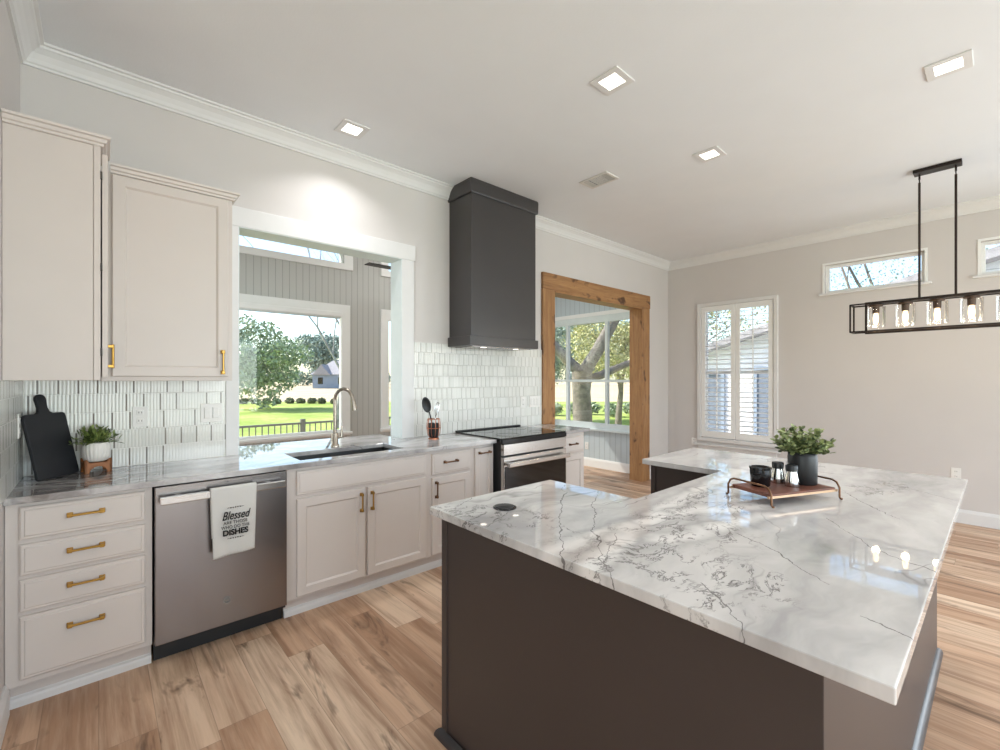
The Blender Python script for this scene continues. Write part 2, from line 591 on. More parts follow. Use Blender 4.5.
class MB:
    def __init__(self):
        self.v, self.f = [], []

    def add(self, vs, fs):
        o = len(self.v)
        self.v += [tuple(p) for p in vs]
        self.f += [tuple(i + o for i in f) for f in fs]
        return self

    def box(self, x0, x1, y0, y1, z0, z1):
        vs = [(x, y, z) for x in (x0, x1) for y in (y0, y1) for z in (z0, z1)]
        return self.add(vs, [(0, 1, 3, 2), (4, 6, 7, 5), (0, 4, 5, 1), (2, 3, 7, 6), (0, 2, 6, 4), (1, 5, 7, 3)])

    def cells(self, us, vs, inc, w0, w1, mp):
        """a slab made of grid cells, open where inc() says so; no inner faces"""
        nu, nv = len(us), len(vs)
        keep = [[inc((us[i] + us[i + 1]) / 2, (vs[j] + vs[j + 1]) / 2) for j in range(nv - 1)] for i in range(nu - 1)]
        idx, pts, fs = {}, [], []

        def V(i, j, k):
            if (i, j, k) not in idx:
                idx[(i, j, k)] = len(pts)
                pts.append(mp(us[i], vs[j], (w0, w1)[k]))
            return idx[(i, j, k)]

        def K(i, j):
            return 0 <= i < nu - 1 and 0 <= j < nv - 1 and keep[i][j]
        for i in range(nu - 1):
            for j in range(nv - 1):
                if not keep[i][j]:
                    continue
                fs.append((V(i, j, 1), V(i + 1, j, 1), V(i + 1, j + 1, 1), V(i, j + 1, 1)))
                fs.append((V(i, j, 0), V(i, j + 1, 0), V(i + 1, j + 1, 0), V(i + 1, j, 0)))
                if not K(i - 1, j):
                    fs.append((V(i, j, 0), V(i, j, 1), V(i, j + 1, 1), V(i, j + 1, 0)))
                if not K(i + 1, j):
                    fs.append((V(i + 1, j, 0), V(i + 1, j + 1, 0), V(i + 1, j + 1, 1), V(i + 1, j, 1)))
                if not K(i, j - 1):
                    fs.append((V(i, j, 0), V(i + 1, j, 0), V(i + 1, j, 1), V(i, j, 1)))
                if not K(i, j + 1):
                    fs.append((V(i, j + 1, 0), V(i, j + 1, 1), V(i + 1, j + 1, 1), V(i + 1, j + 1, 0)))
        return self.add(pts, fs)

    def tube(self, pts, r, seg=10, cap=True, radii=None):
        pts = [Vector(p) for p in pts]
        n = len(pts)
        rs = radii or [r] * n
        ref = None
        base = len(self.v)
        vs, fs = [], []
        for i, p in enumerate(pts):
            d = (pts[min(i + 1, n - 1)] - pts[max(i - 1, 0)]).normalized()
            if ref is None:
                ref = Vector((0, 0, 1)) if abs(d.z) < .9 else Vector((1, 0, 0))
                ref = (ref - d * ref.dot(d)).normalized()
            else:
                ref = (ref - d * ref.dot(d)).normalized()
            q = d.cross(ref)
            for k in range(seg):
                a = 2 * PI * k / seg
                vs.append(p + (ref * math.cos(a) + q * math.sin(a)) * rs[i])
        for i in range(n - 1):
            for k in range(seg):
                a, b = i * seg + k, i * seg + (k + 1) % seg
                fs.append((a, b, b + seg, a + seg))
        if cap:
            fs.append(tuple(range(seg))[::-1])
            fs.append(tuple((n - 1) * seg + k for k in range(seg)))
        return self.add(vs, fs)

    def bar(self, p0, p1, w, h=None):
        """square bar between two points"""
        h = h or w
        p0, p1 = Vector(p0), Vector(p1)
        d = (p1 - p0).normalized()
        up = Vector((0, 0, 1)) if abs(d.z) < .9 else Vector((1, 0, 0))
        s = d.cross(up).normalized()
        u = s.cross(d).normalized()
        vs = []
        for p in (p0, p1):
            for a, b in ((-1, -1), (1, -1), (1, 1), (-1, 1)):
                vs.append(p + s * a * w / 2 + u * b * h / 2)
        return self.add(vs, [(0, 1, 2, 3), (7, 6, 5, 4), (0, 4, 5, 1), (1, 5, 6, 2), (2, 6, 7, 3), (3, 7, 4, 0)])

    def lathe(self, prof, c=(0, 0, 0), seg=32, wob=None):
        vs, fs = [], []
        n = len(prof)
        for i, (r, z) in enumerate(prof):
            for k in range(seg):
                a = 2 * PI * k / seg
                rr = r * (wob(a, i) if wob else 1)
                vs.append((c[0] + rr * math.cos(a), c[1] + rr * math.sin(a), c[2] + z))
        for i in range(n - 1):
            for k in range(seg):
                a, b = i * seg + k, i * seg + (k + 1) % seg
                fs.append((a, b, b + seg, a + seg))
        if prof[0][0] > 1e-5:
            fs.append(tuple(range(seg))[::-1])
        if prof[-1][0] > 1e-5:
            fs.append(tuple((n - 1) * seg + k for k in range(seg)))
        return self.add(vs, fs)

    def rings(self, w, h, rings, mp):
        """a panel front: rectangular rings (inset, depth) from the back edge to the centre field"""
        vs, fs = [], []
        for ins, dep in rings:
            for a, b in ((ins, ins), (w - ins, ins), (w - ins, h - ins), (ins, h - ins)):
                vs.append(mp(a, b, dep))
        n = len(rings)
        for i in range(n - 1):
            for k in range(4):
                a, b = i * 4 + k, i * 4 + (k + 1) % 4
                fs.append((a, b, b + 4, a + 4))
        fs.append(tuple((n - 1) * 4 + k for k in range(4)))
        fs.append((3, 2, 1, 0))
        return self.add(vs, fs)

    def sweep(self, prof, stations):
        vs, fs = [], []
        n = len(prof)
        for st in stations:
            vs += [st(d, z) for d, z in prof]
        for s in range(len(stations) - 1):
            for i in range(n):
                a, b = s * n + i, s * n + (i + 1) % n
                fs.append((a, b, b + n, a + n))
        fs.append(tuple(range(n))[::-1])
        fs.append(tuple((len(stations) - 1) * n + i for i in range(n)))
        return self.add(vs, fs)

    def prism(self, poly, t0, t1, mp):
        n = len(poly)
        vs = [mp(a, b, t0) for a, b in poly] + [mp(a, b, t1) for a, b in poly]
        fs = [tuple(range(n))[::-1], tuple(range(n, 2 * n))]
        fs += [(i, (i + 1) % n, n + (i + 1) % n, n + i) for i in range(n)]
        return self.add(vs, fs)

    def turn(self, c, ang):
        """rotate what has been added about a vertical axis through c"""
        ca, sa = math.cos(ang), math.sin(ang)
        self.v = [(c[0] + (x - c[0]) * ca - (y - c[1]) * sa, c[1] + (x - c[0]) * sa + (y - c[1]) * ca, z) for x, y, z in self.v]
        return self

    def build(self, name, mat, parent=None, bevel=0.0, smooth=None, recalc=True, seg=2):
        org = Vector((0, 0, 0))
        p = parent
        while p is not None:
            org += p.location
            p = p.parent
        me = bpy.data.meshes.new(name)
        me.from_pydata([(x - org.x, y - org.y, z - org.z) for x, y, z in self.v], [], self.f)
        if recalc:
            bm = bmesh.new()
            bm.from_mesh(me)
            bmesh.ops.recalc_face_normals(bm, faces=bm.faces)
            bm.to_mesh(me)
            bm.free()
        me.materials.append(M[mat])
        if smooth is not None:
            me.polygons.foreach_set('use_smooth', [True] * len(me.polygons))
            me.set_sharp_from_angle(angle=math.radians(smooth))
        o = bpy.data.objects.new(name, me)
        C.objects.link(o)
        if parent is not None:
            o.parent = parent
        if bevel:
            b = o.modifiers.new('bevel', 'BEVEL')
            b.width = bevel
            b.segments = seg
            b.limit_method = 'ANGLE'
            b.angle_limit = math.radians(40)
        return o


def thing(name, label, cat, loc, group=None, kind=None):
    o = bpy.data.objects.new(name, None)
    o.empty_display_size = .05
    C.objects.link(o)
    o.location = loc
    return tag(o, label, cat, group, kind)


def tag(o, label, cat, group=None, kind=None):
    o['label'] = label
    o['category'] = cat
    if group:
        o['group'] = group
    if kind:
        o['kind'] = kind
    return o


def struct(o, label=None, cat=None):
    o['kind'] = 'structure'
    if label:
        o['label'] = label
    if cat:
        o['category'] = cat
    return o


def copy_tree(o, parent=None):
    c = o.copy()
    C.objects.link(c)
    if parent is not None:
        c.parent = parent
    for ch in list(o.children):
        copy_tree(ch, c)
    return c


def boxm(*a):
    return MB().box(*a)


YMAP = lambda u, v, w: (u, w, v)          # slab in a wall running along x
XMAP = lambda u, v, w: (w, u, v)          # slab in a wall running along y
ZMAP = lambda u, v, w: (u, v, w)

# ---------------------------------------------------------------- dimensions
CZ = 3.16                  # ceiling
YW = 3.36                  # sink wall
XF = 6.40                  # far wall
XL = -.30                  # left wall
YF = 2.82                  # face of the base cabinets
ZC = .935                  # wall counter top
ZI = .92                   # island top
OPX0, OPX1, OPZ = .685, 1.889, 2.437       # pass-through over the sink
DX0, DX1, DZ = 3.783, 5.64, 2.42           # wood-cased doorway
YS = 5.60                  # sunroom outer wall
XE = 5.98                  # sunroom end wall


def between(a, lo, hi):
    return lo < a < hi


# ---------------------------------------------------------------- room shell
struct(MB().cells([-3.6, 6.55], [-4.6, 5.75], lambda a, b: True, -.08, 0.0, ZMAP).build('floor', 'floor_planks'))
struct(boxm(-3.6, 6.55, -4.6, 3.36, CZ, CZ + .1).build('ceiling', 'ceiling_paint'))

struct(MB().cells([-3.6, OPX0, OPX1, DX0, DX1, 6.55], [0, .9, DZ, OPZ, 3.45],
                  lambda u, v: not (between(u, OPX0, OPX1) and between(v, .9, OPZ)) and not (between(u, DX0, DX1) and v < DZ),
                  YW, 3.51, YMAP).build('wall_back', 'wall_paint'))
far_ys = [-4.6, -3.4, -1.3, -.74, .14, .54, 1.40, 1.94, 2.86, 3.36]
far_zs = [0, .06, .60, 2.2, 2.44, 2.47, 2.77, CZ]


def far_open(u, v):
    return (between(u, -3.4, -1.3) and between(v, .06, 2.2)) or (between(u, -.74, .14) and between(v, 2.44, 2.77)) \
        or (between(u, .54, 1.40) and between(v, 2.44, 2.77)) or (between(u, 1.94, 2.86) and between(v, .60, 2.47))


struct(MB().cells(far_ys, far_zs, lambda u, v: not far_open(u, v), XF, 6.55, XMAP).build('wall_far', 'wall_paint'))
struct(boxm(XL - .12, XL, 2.2, YW, 0, CZ).build('wall_left', 'wall_paint'))
struct(MB().cells([-4.6, -2.9, .5, 3.36], [0, .6, 2.6, CZ], lambda u, v: not (between(u, -2.9, .5) and between(v, .6, 2.6)), -3.6, -3.48, XMAP).build('wall_side', 'wall_paint'))
struct(MB().cells([-3.6, -.3, 5.1, 6.55], [0, .35, 2.65, CZ], lambda u, v: not (between(u, -.3, 5.1) and between(v, .35, 2.65)), -4.6, -4.48, YMAP).build('wall_rear', 'wall_paint'))

# crown moulding
CP = [(0, CZ - .105), (.012, CZ - .105), (.014, CZ - .094), (.022, CZ - .088), (.03, CZ - .07), (.046, CZ - .045), (.066, CZ - .028),
      (.074, CZ - .024), (.078, CZ - .014), (.092, CZ - .012), (.092, CZ), (0, CZ)]
HX0, HX1, HY = 2.357, 3.20, 3.02
mb = MB().sweep(CP, [lambda d, z: (XL + d, 2.2, z), lambda d, z: (XL + d, YW - d, z), lambda d, z: (HX0 + .02, YW - d, z)])
struct(mb.build('trim_1', 'trim_paint'))
mb = MB().sweep(CP, [lambda d, z: (HX1 - .02, YW - d, z), lambda d, z: (XF - d, YW - d, z), lambda d, z: (XF - d, -4.4, z)])
struct(mb.build('trim_2', 'trim_paint'))
# baseboards
BP = [(0, 0), (.016, 0), (.016, .105), (.010, .125), (.006, .135), (0, .135)]
struct(MB().sweep(BP, [lambda d, z: (XF - d, -4.4, z), lambda d, z: (XF - d, YW - d, z), lambda d, z: (5.82, YW - d, z)]).build('baseboard_far', 'trim_paint'))
struct(MB().sweep(BP, [lambda d, z: (XL + d, 2.2, z), lambda d, z: (XL + d, 2.83, z)]).build('baseboard_left', 'trim_paint'))

# casing of the pass-through over the sink
cz = boxm(OPX1, 2.004, YW - .018, YW, ZC, OPZ + .002).box(.612, OPX0, YW - .018, YW, ZC, OPZ + .002)
cz.box(.600, 2.016, YW - .022, YW, OPZ, 2.565)
struct(cz.build('trim_3', 'trim_paint', bevel=.003))
# reveal lining
rv = boxm(OPX0 - .004, OPX0 + .004, YW - .017, 3.53, ZC, OPZ).box(OPX1 - .004, OPX1 + .004, YW - .017, 3.53, ZC, OPZ).box(OPX0, OPX1, YW - .017, 3.53, OPZ - .006, OPZ + .002)
struct(rv.build('trim_4', 'cool_white_paint', bevel=.001))

# wood-cased doorway
door = bpy.data.objects.new('door_1', None)
C.objects.link(door)
door.location = (4.7, YW, 0)
struct(door, 'wide doorway to the sunroom cased in knotty brown timber', 'doorway')
boxm(3.603, DX0, YW - .03, YW, ZC + .0, 2.42).box(3.66, DX0, YW - .03, YW, 0, ZC).build('side_casing', 'pine_upright', door, bevel=.004)
boxm(DX1, 5.82, YW - .03, YW, 0, 2.42).build('side_casing', 'pine_upright', door, bevel=.004)
boxm(3.603, 5.83, YW - .034, YW, 2.42, 2.60).build('head_casing', 'pine_beam', door, bevel=.004)
boxm(DX1 - .02, DX1 + .002, YW - .028, 3.53, 0, 2.42).build('jamb', 'pine_upright', door, bevel=.002)
boxm(DX0 - .002, DX0 + .02, YW - .028, 3.53, 0, 2.42).build('jamb', 'pine_upright', door, bevel=.002)
boxm(DX0, DX1, YW - .028, 3.53, 2.40, 2.424).build('head_jamb', 'pine_beam', door, bevel=.002)

# backsplash tile
struct(boxm(XL, .612, YW - .010, YW, ZC, 1.445).build('wall_tile_back', 'tile_back'))
struct(boxm(2.004, 3.603, YW - .010, YW, ZC - .02, 1.748).build('wall_tile_range', 'tile_range'))
struct(boxm(XL, XL + .010, 2.62, YW - .010, ZC, 1.43).build('wall_tile_left', 'tile_left'))

# ---------------------------------------------------------------- far wall windows
w1 = bpy.data.objects.new('window_1', None)
C.objects.link(w1)
w1.location = (XF, 2.4, .6)
struct(w1, 'tall window on the far wall behind white shutters', 'window')
MB().cells([1.94, 1.98, 2.82, 2.86], [.60, .64, 1.5, 1.54, 2.43, 2.47], lambda u, v: not (between(u, 1.98, 2.82) and (between(v, .64, 1.5) or between(v, 1.54, 2.43))), 6.48, 6.54, XMAP).build('window_frame', 'white_paint', w1)
boxm(6.505, 6.511, 1.98, 2.82, .64, 2.43).build('pane', 'window_glass', w1)
boxm(XF - .045, XF + .01, 1.86, 2.94, .490, .512).build('window_sill', 'trim_paint', w1, bevel=.004)
boxm(XF - .016, XF, 1.90, 2.90, .43, .490).build('apron', 'trim_paint', w1, bevel=.003)
for i, (a, b) in enumerate(((.54, 1.40), (-.74, .14))):
    w = bpy.data.objects.new('window_%d' % (i + 2), None)
    C.objects.link(w)
    w.location = (XF, a, 2.44)
    struct(w, ('narrow clerestory window high on the far wall, left of the pendant rods', 'narrow clerestory window at the right edge of the photo')[i], 'window')
    MB().cells([a - .018, a + .03, b - .03, b + .018], [2.425, 2.475, 2.74, 2.79], lambda u, v: not (between(u, a + .03, b - .03) and between(v, 2.475, 2.74)), XF + .06, XF + .11, XMAP).build('window_frame', 'white_paint', w, bevel=.003)
    MB().cells([a - .022, a, b, b + .022], [2.43, 2.44, 2.77, 2.792], lambda u, v: not (between(u, a, b) and between(v, 2.44, 2.77)), XF - .008, XF, XMAP).build('casing', 'white_paint', w)
    boxm(XF + .082, XF + .086, a, b, 2.46, 2.76).build('pane', 'window_glass', w)
    boxm(XF - .04, XF + .06, a - .055, b + .055, 2.412, 2.436).build('window_sill', 'trim_paint', w, bevel=.004)

# plantation shutters
sh = thing('window_shutter', 'pair of white louvred shutters on the far wall window', 'shutters', (XF, 2.397, .55))
MB().cells([1.887, 1.935, 2.859, 2.907], [.555, .605, 2.445, 2.493], lambda u, v: not (between(u, 1.935, 2.859) and between(v, .605, 2.445)), XF - .03, XF + .012, XMAP).build('outer_frame', 'trim_paint', sh, bevel=.005)
for a, b in ((2.40, 2.852), (1.942, 2.394)):
    p = MB().cells([a, a + .055, b - .055, b], [.612, .70, 2.37, 2.44], lambda u, v: not (between(u, a + .055, b - .055) and between(v, .70, 2.37)), XF - .018, XF + .008, XMAP).build('shutter_panel', 'white_paint', sh, bevel=.003)
    lv = MB()
    n = 26
    for k in range(n):
        z = .70 + (k + .5) * 1.67 / n
        c, s = .028 * math.cos(.16), .028 * math.sin(.16)
        lv.add([(XF - .005 - c, a + .056, z - s - .004), (XF - .005 - c, b - .056, z - s - .004), (XF - .005 + c, b - .056, z + s - .004), (XF - .005 + c, a + .056, z + s - .004),
                (XF - .005 - c, a + .056, z - s + .003), (XF - .005 - c, b - .056, z - s + .003), (XF - .005 + c, b - .056, z + s + .003), (XF - .005 + c, a + .056, z + s + .003)],
               [(3, 2, 1, 0), (4, 5, 6, 7), (0, 1, 5, 4), (1, 2, 6, 5), (2, 3, 7, 6), (3, 0, 4, 7)])
    lv.build('louvre_slats', 'white_paint', p)
    boxm(XF - .05, XF - .038, (a + b) / 2 - .006, (a + b) / 2 + .006, .73, 2.35).build('tilt_rod', 'white_paint', p)
    for q in (b - .03, a + .01):
        boxm(XF - .026, XF - .018, q, q + .02, .60, .606).build('hinge', 'plastic_slot', p)

# ---------------------------------------------------------------- sunroom
struct(MB().cells([-2.6, .2, 2.32, 2.92, 3.85, 4.05, 5.6, 6.10], [-.3, .76, 2.25, 2.87, 3.05, 3.5],
                  lambda u, v: not ((between(u, .2, 2.32) or between(u, 2.92, 3.85) or between(u, 4.05, 5.6)) and (between(v, .76, 2.25) or between(v, 2.87, 3.05))),
                  YS, YS + .12, YMAP).build('wall_sunroom_outer', 'beadboard_outer'))
struct(MB().cells([3.51, 3.66, 5.44, 5.72], [-.3, .70, 2.36, 3.5],
                  lambda u, v: not (between(u, 3.66, 5.44) and between(v, .70, 2.36)), XE, XE + .12, XMAP).build('wall_sunroom_end', 'beadboard_end'))
struct(boxm(-2.72, -2.6, 3.51, 5.72, -.3, 3.5).build('wall_sunroom_left', 'beadboard_end'))
struct(boxm(-2.72, 6.3, 3.45, 6.0, 3.42, 3.52).build('ceiling_sunroom', 'cool_white_paint'))
struct(MB().sweep([(d, z * 1.05) for d, z in BP], [lambda d, z: (XE - d, 3.51, z), lambda d, z: (XE - d, YS - d, z), lambda d, z: (-2.6, YS - d, z)]).build('baseboard_sunroom', 'white_paint'))


def sun_window(idx, xs, z0, z1, label, mull=()):
    w = bpy.data.objects.new('window_%d' % idx, None)
    C.objects.link(w)
    a, b = xs
    w.location = ((a + b) / 2, YS, z0)
    struct(w, label, 'window')
    MB().cells([a - .08, a + .03, b - .03, b + .085], [z0 - .05, z0 + .03, z1 - .03, z1 + .12 if z1 < 2.5 else z1 + .04],
               lambda u, v: not (between(u, a + .03, b - .03) and between(v, z0 + .03, z1 - .03)), YS - .025, YS + .02, YMAP).build('window_frame', 'white_paint', w, bevel=.004)
    boxm(a, b, YS + .05, YS + .055, z0, z1).build('pane', 'window_glass', w)
    if z1 < 2.5:
        boxm(a - .1, b + .1, YS - .07, YS - .02, z0 - .03, z0 + .0).build('window_sill', 'white_paint', w, bevel=.005)
    return w


sun_window(4, (.2, 2.32), .76, 2.25, 'large picture window seen through the pass-through, looking onto the lawn')
sun_window(5, (2.92, 3.85), .76, 2.25, 'sliver of a tall sunroom window beside the right jamb of the pass-through')
sun_window(6, (.2, 2.36), 2.87, 3.05, 'wide clerestory strip above the picture window of the sunroom')
sun_window(7, (2.92, 3.85), 2.87, 3.05, 'small clerestory sliver high beside the pass-through jamb')
sun_window(9, (4.05, 5.6), .76, 2.25, 'added unseen sunroom window on the outer wall, letting in sun for the floor')  # added out of view to light the sunroom and give sun patches
sun_window(10, (4.05, 5.6), 2.87, 3.05, 'clerestory strip on the outer wall behind the timber doorway')
rs = thing('roller_shade', 'white roller shade cassette rolled up at the head of the sunroom picture window', 'shade', (1.26, YS - .06, 2.2))
boxm(.24, 2.28, YS - .085, YS - .026, 2.205, 2.268).build('cassette', 'white_paint', rs, bevel=.008)
MB().tube([(.26, YS - .05, 2.2), (2.26, YS - .05, 2.2)], .018, 10).build('roller_tube', 'cool_white_paint', rs, smooth=40)

w8 = bpy.data.objects.new('window_8', None)
C.objects.link(w8)
w8.location = (XE, 4.5, .7)
struct(w8, 'wide gridded sunroom window seen through the timber doorway', 'window')
g_us = [3.60, 3.69, 4.13, 4.18, 4.92, 4.97, 5.40, 5.50]
g_vs = [.62, .72, 1.375, 1.415, 2.33, 2.44]
MB().cells(g_us, g_vs, lambda u, v: not ((between(u, 3.69, 4.13) or between(u, 4.18, 4.92) or between(u, 4.97, 5.40)) and (between(v, .72, 1.375) or between(v, 1.415, 2.33))),
           XE - .03, XE + .03, XMAP).build('window_frame', 'cool_white_paint', w8, bevel=.004)
boxm(XE + .05, XE + .055, 3.66, 5.44, .70, 2.36).build('pane', 'window_glass', w8)
boxm(XE - .08, XE - .02, 3.53, 5.56, .60, .63).build('window_sill', 'cool_white_paint', w8, bevel=.005)
boxm(XE - .035, XE, 3.53, 5.58, 2.44, 2.50).build('head_trim', 'white_paint', w8, bevel=.004)

# sunroom ceiling fan
fx, fy = 2.90, 4.6
fan = thing('ceiling_fan', 'dark ceiling fan in the sunroom, one blade tip showing past the jamb', 'ceiling fan', (fx, fy, 2.6))
MB().tube([(fx, fy, 2.78), (fx, fy, 3.40)], .014, 12).build('downrod', 'dark_bronze', fan, smooth=40)
MB().lathe([(.05, 3.36), (.07, 3.40), (.07, 3.42)], (fx, fy, 0)).build('canopy', 'dark_bronze', fan, smooth=40)
MB().lathe([(.02, 2.60), (.09, 2.62), (.11, 2.68), (.10, 2.76), (.03, 2.80)], (fx, fy, 0)).build('motor', 'dark_bronze', fan, smooth=40)
for k in range(4):
    a = PI + k * PI / 2
    b = MB().box(fx + .10, fx + .20, fy - .015, fy + .015, 2.675, 2.683).box(fx + .18, fx + .73, fy - .06, fy + .06, 2.678, 2.688).turn((fx, fy), a)
    b.build('blade', 'fan_blade', fan, bevel=.003)


# ---------------------------------------------------------------- cabinet helpers
DOOR_R = [(0, .020), (0, .004), (.004, 0), (.050, 0), (.054, .004), (.060, .010), (.0605, .010)]
DRAW_R = [(0, .020), (0, .007), (.006, .003), (.014, .003), (.018, 0), (.019, 0)]


def fronty(x0, x1, z0, z1, y, rings):
    return MB().rings(x1 - x0, z1 - z0, rings, lambda a, b, d: (x0 + a, y + d, z0 + b))


def pull_h(x0, x1, z, y, parent, mat='brass'):
    """bar pull lying level on a front facing -y"""
    m = MB()
    for x in (x0 + .008, x1 - .008):
        m.box(x - .008, x + .008, y - .026, y, z - .008, z + .008)
        m.box(x - .011, x + .011, y - .004, y, z - .011, z + .011)
    m.tube([(x0, y - .022, z), (x1, y - .022, z)], .0055, 10)
    return m.build('handle', mat, parent, bevel=.0015, smooth=35)


def pull_v(x, z0, z1, y, parent, mat='brass'):
    m = MB()
    for z in (z0 + .008, z1 - .008):
        m.box(x - .008, x + .008, y - .026, y, z - .008, z + .008)
        m.box(x - .011, x + .011, y - .004, y, z - .011, z + .011)
    m.tube([(x, y - .022, z0), (x, y - .022, z1)], .0055, 10)
    return m.build('handle', mat, parent, bevel=.0015, smooth=35)


def base_cabinet(x0, x1, label, y1=YW - .012, hollow=False):
    t = thing('base_cabinet', label, 'cabinet', ((x0 + x1) / 2, YF, 0), 'cream base cabinets under the wall counter')
    if hollow:      # open inside to take the sink bowl
        MB().box(x0, x1, YF, YF + .02, .115, .902).box(x0, x0 + .018, YF + .02, y1, .115, .902).box(x1 - .018, x1, YF + .02, y1, .115, .902).box(x0 + .018, x1 - .018, y1 - .012, y1, .115, .902).box(x0 + .018, x1 - .018, YF + .02, y1 - .012, .115, .133).build('carcass', 'cabinet_paint', t)
    else:
        boxm(x0, x1, YF, y1, .115, .902).build('carcass', 'cabinet_paint', t, bevel=.001)
    boxm(x0, x1, 2.885, 2.90, 0, .115).build('toe_kick', 'cabinet_paint', t)
    MB().sweep([(0, 0), (.018, 0), (.018, .028), (.012, .038), (.006, .040), (0, .046)], [lambda d, z: (x0, 2.885 - d, z), lambda d, z: (x1, 2.885 - d, z)]).build('toe_moulding', 'trim_paint', t)
    return t


YD = YF - .020
# four-drawer base
t = base_cabinet(XL + .002, .198, 'cream base cabinet with four stacked drawers left of the dishwasher')
for z0, z1 in ((.743, .885), (.588, .723), (.433, .571), (.141, .413)):
    d = fronty(-.254, .171, z0, z1, YD, DRAW_R).build('drawer', 'cabinet_paint', t)
    pull_h(-.105, .020, (z0 + z1) / 2 + (.015 if z1 < .5 else 0.01) + (.038 if z1 < .5 else 0), YD, d)
# sink base
t = base_cabinet(.828, 1.812, 'cream base cabinet with two tall doors below the sink', hollow=True)
fronty(.881, 1.783, .737, .884, YD, DRAW_R).build('false_front', 'cabinet_paint', t)
for a, b, hx in ((.881, 1.313, 1.283), (1.330, 1.783, 1.358)):
    d = fronty(a, b, .132, .716, YD, DOOR_R).build('door', 'cabinet_paint', t)
    pull_v(hx, .566, .686, YD, d)
# drawer over door
t = base_cabinet(1.812, 2.214, 'cream base cabinet with one drawer over one door beside the sink cabinet')
d = fronty(1.836, 2.190, .722, .878, YD, DRAW_R).build('drawer', 'cabinet_paint', t)
pull_h(1.935, 2.060, .808, YD, d, 'bronze')
d = fronty(1.836, 2.190, .132, .700, YD, DOOR_R).build('door', 'cabinet_paint', t)
pull_v(1.866, .552, .672, YD, d, 'bronze')
# narrow pull-out
t = base_cabinet(2.214, 2.443, 'narrow cream pull-out cabinet against the left side of the range')
d = fronty(2.240, 2.428, .132, .878, YD, [(0, .020), (0, .004), (.004, 0), (.040, 0), (.044, .004), (.050, .010), (.0505, .010)]).build('door', 'cabinet_paint', t)
pull_h(2.272, 2.392, .838, YD, d, 'bronze')
# right of the range
t = base_cabinet(3.262, 3.655, 'small cream base cabinet with drawer and door right of the range')
d = fronty(3.290, 3.630, .712, .862, YD, DRAW_R).build('drawer', 'cabinet_paint', t)
pull_h(3.400, 3.520, .795, YD, d, 'bronze')
d = fronty(3.290, 3.630, .132, .690, YD, [(0, .020), (0, .004), (.004, 0), (.050, 0), (.054, .004), (.060, .010), (.0605, .010)]).build('door', 'cabinet_paint', t)
pull_v(3.318, .545, .665, YD, d, 'bronze')

# ---------------------------------------------------------------- wall counters
SX0, SX1, SY0, SY1 = .925, 1.645, 2.875, 3.205
ct = MB().cells([XL + .001, OPX0 + .004, SX0, SX1, OPX1 - .004, 2.444], [2.775, SY0, SY1, YW - .001, 3.76],
                lambda u, v: (v < YW or between(u, OPX0, OPX1)) and not (between(u, SX0, SX1) and between(v, SY0, SY1)), .905, ZC, ZMAP).build('countertop', 'quartz_wall', bevel=.003)
tag(ct, 'long pale veined stone counter running along the wall under the pass-through', 'countertop')
ct = boxm(3.247, 3.70, 2.775, YW - .031, .905, ZC).build('countertop', 'quartz_wall', bevel=.003)
tag(ct, 'short piece of veined stone counter on the small cabinet right of the range', 'countertop')

# sink
sk = thing('sink', 'black undermount kitchen sink set in the wall counter below the pass-through', 'sink', (1.28, 3.03, .70))
b = MB()
x0, x1, y0, y1, zb, zt = SX0 - .004, SX1 + .004, SY0 - .004, SY1 + .004, .70, .9045
b.add([(x0, y0, zt), (x1, y0, zt), (x1, y1, zt), (x0, y1, zt), (x0 + .02, y0 + .02, zb), (x1 - .02, y0 + .02, zb), (x1 - .02, y1 - .02, zb), (x0 + .02, y1 - .02, zb),
       (x0 - .012, y0 - .012, zt), (x1 + .012, y0 - .012, zt), (x1 + .012, y1 + .012, zt), (x0 - .012, y1 + .012, zt), (x0 + .005, y0 + .005, zb - .012), (x1 - .005, y0 + .005, zb - .012), (x1 - .005, y1 - .005, zb - .012), (x0 + .005, y1 - .005, zb - .012)],
      [(4, 5, 6, 7), (0, 1, 5, 4), (1, 2, 6, 5), (2, 3, 7, 6), (3, 0, 4, 7), (8, 9, 1, 0), (9, 10, 2, 1), (10, 11, 3, 2), (11, 8, 0, 3), (8, 12, 13, 9), (9, 13, 14, 10), (10, 14, 15, 11), (11, 15, 12, 8), (12, 15, 14, 13)])
b.build('basin', 'sink_black', sk, recalc=False)
boxm(1.26, 1.285, SY0, SY1, .71, .86).build('divider', 'sink_black', sk, bevel=.006)
MB().lathe([(.0, .003), (.03, .004), (.042, .006), (.045, .0)], (1.45, 3.04, .70)).build('drain', 'chrome', sk, smooth=40)
tr = thing('sink_tray', 'white slotted drainer tray resting in the left end of the sink', 'tray', (1.03, 3.0, .89))
us = [SX0 + .003, .955]
for k in range(6):
    us += [.975 + k * .034, .975 + k * .034 + .016]
us += [1.20]
MB().cells(us, [SY0 + .003, 2.91, 2.945, 2.965, 3.00], lambda u, v: not ((between(v, 2.91, 2.945) or between(v, 2.965, 2.999)) and any(between(u, .975 + k * .034, .991 + k * .034) for k in range(6)) and v < 2.99),
           .885, .897, ZMAP).build('slotted_plate', 'plastic_white', tr)
boxm(SX0 + .003, 1.20, SY0 + .003, SY0 + .012, .875, .902).box(SX0 + .003, 1.20, 2.992, 3.0, .875, .902).build('rim', 'plastic_white', tr, bevel=.002)

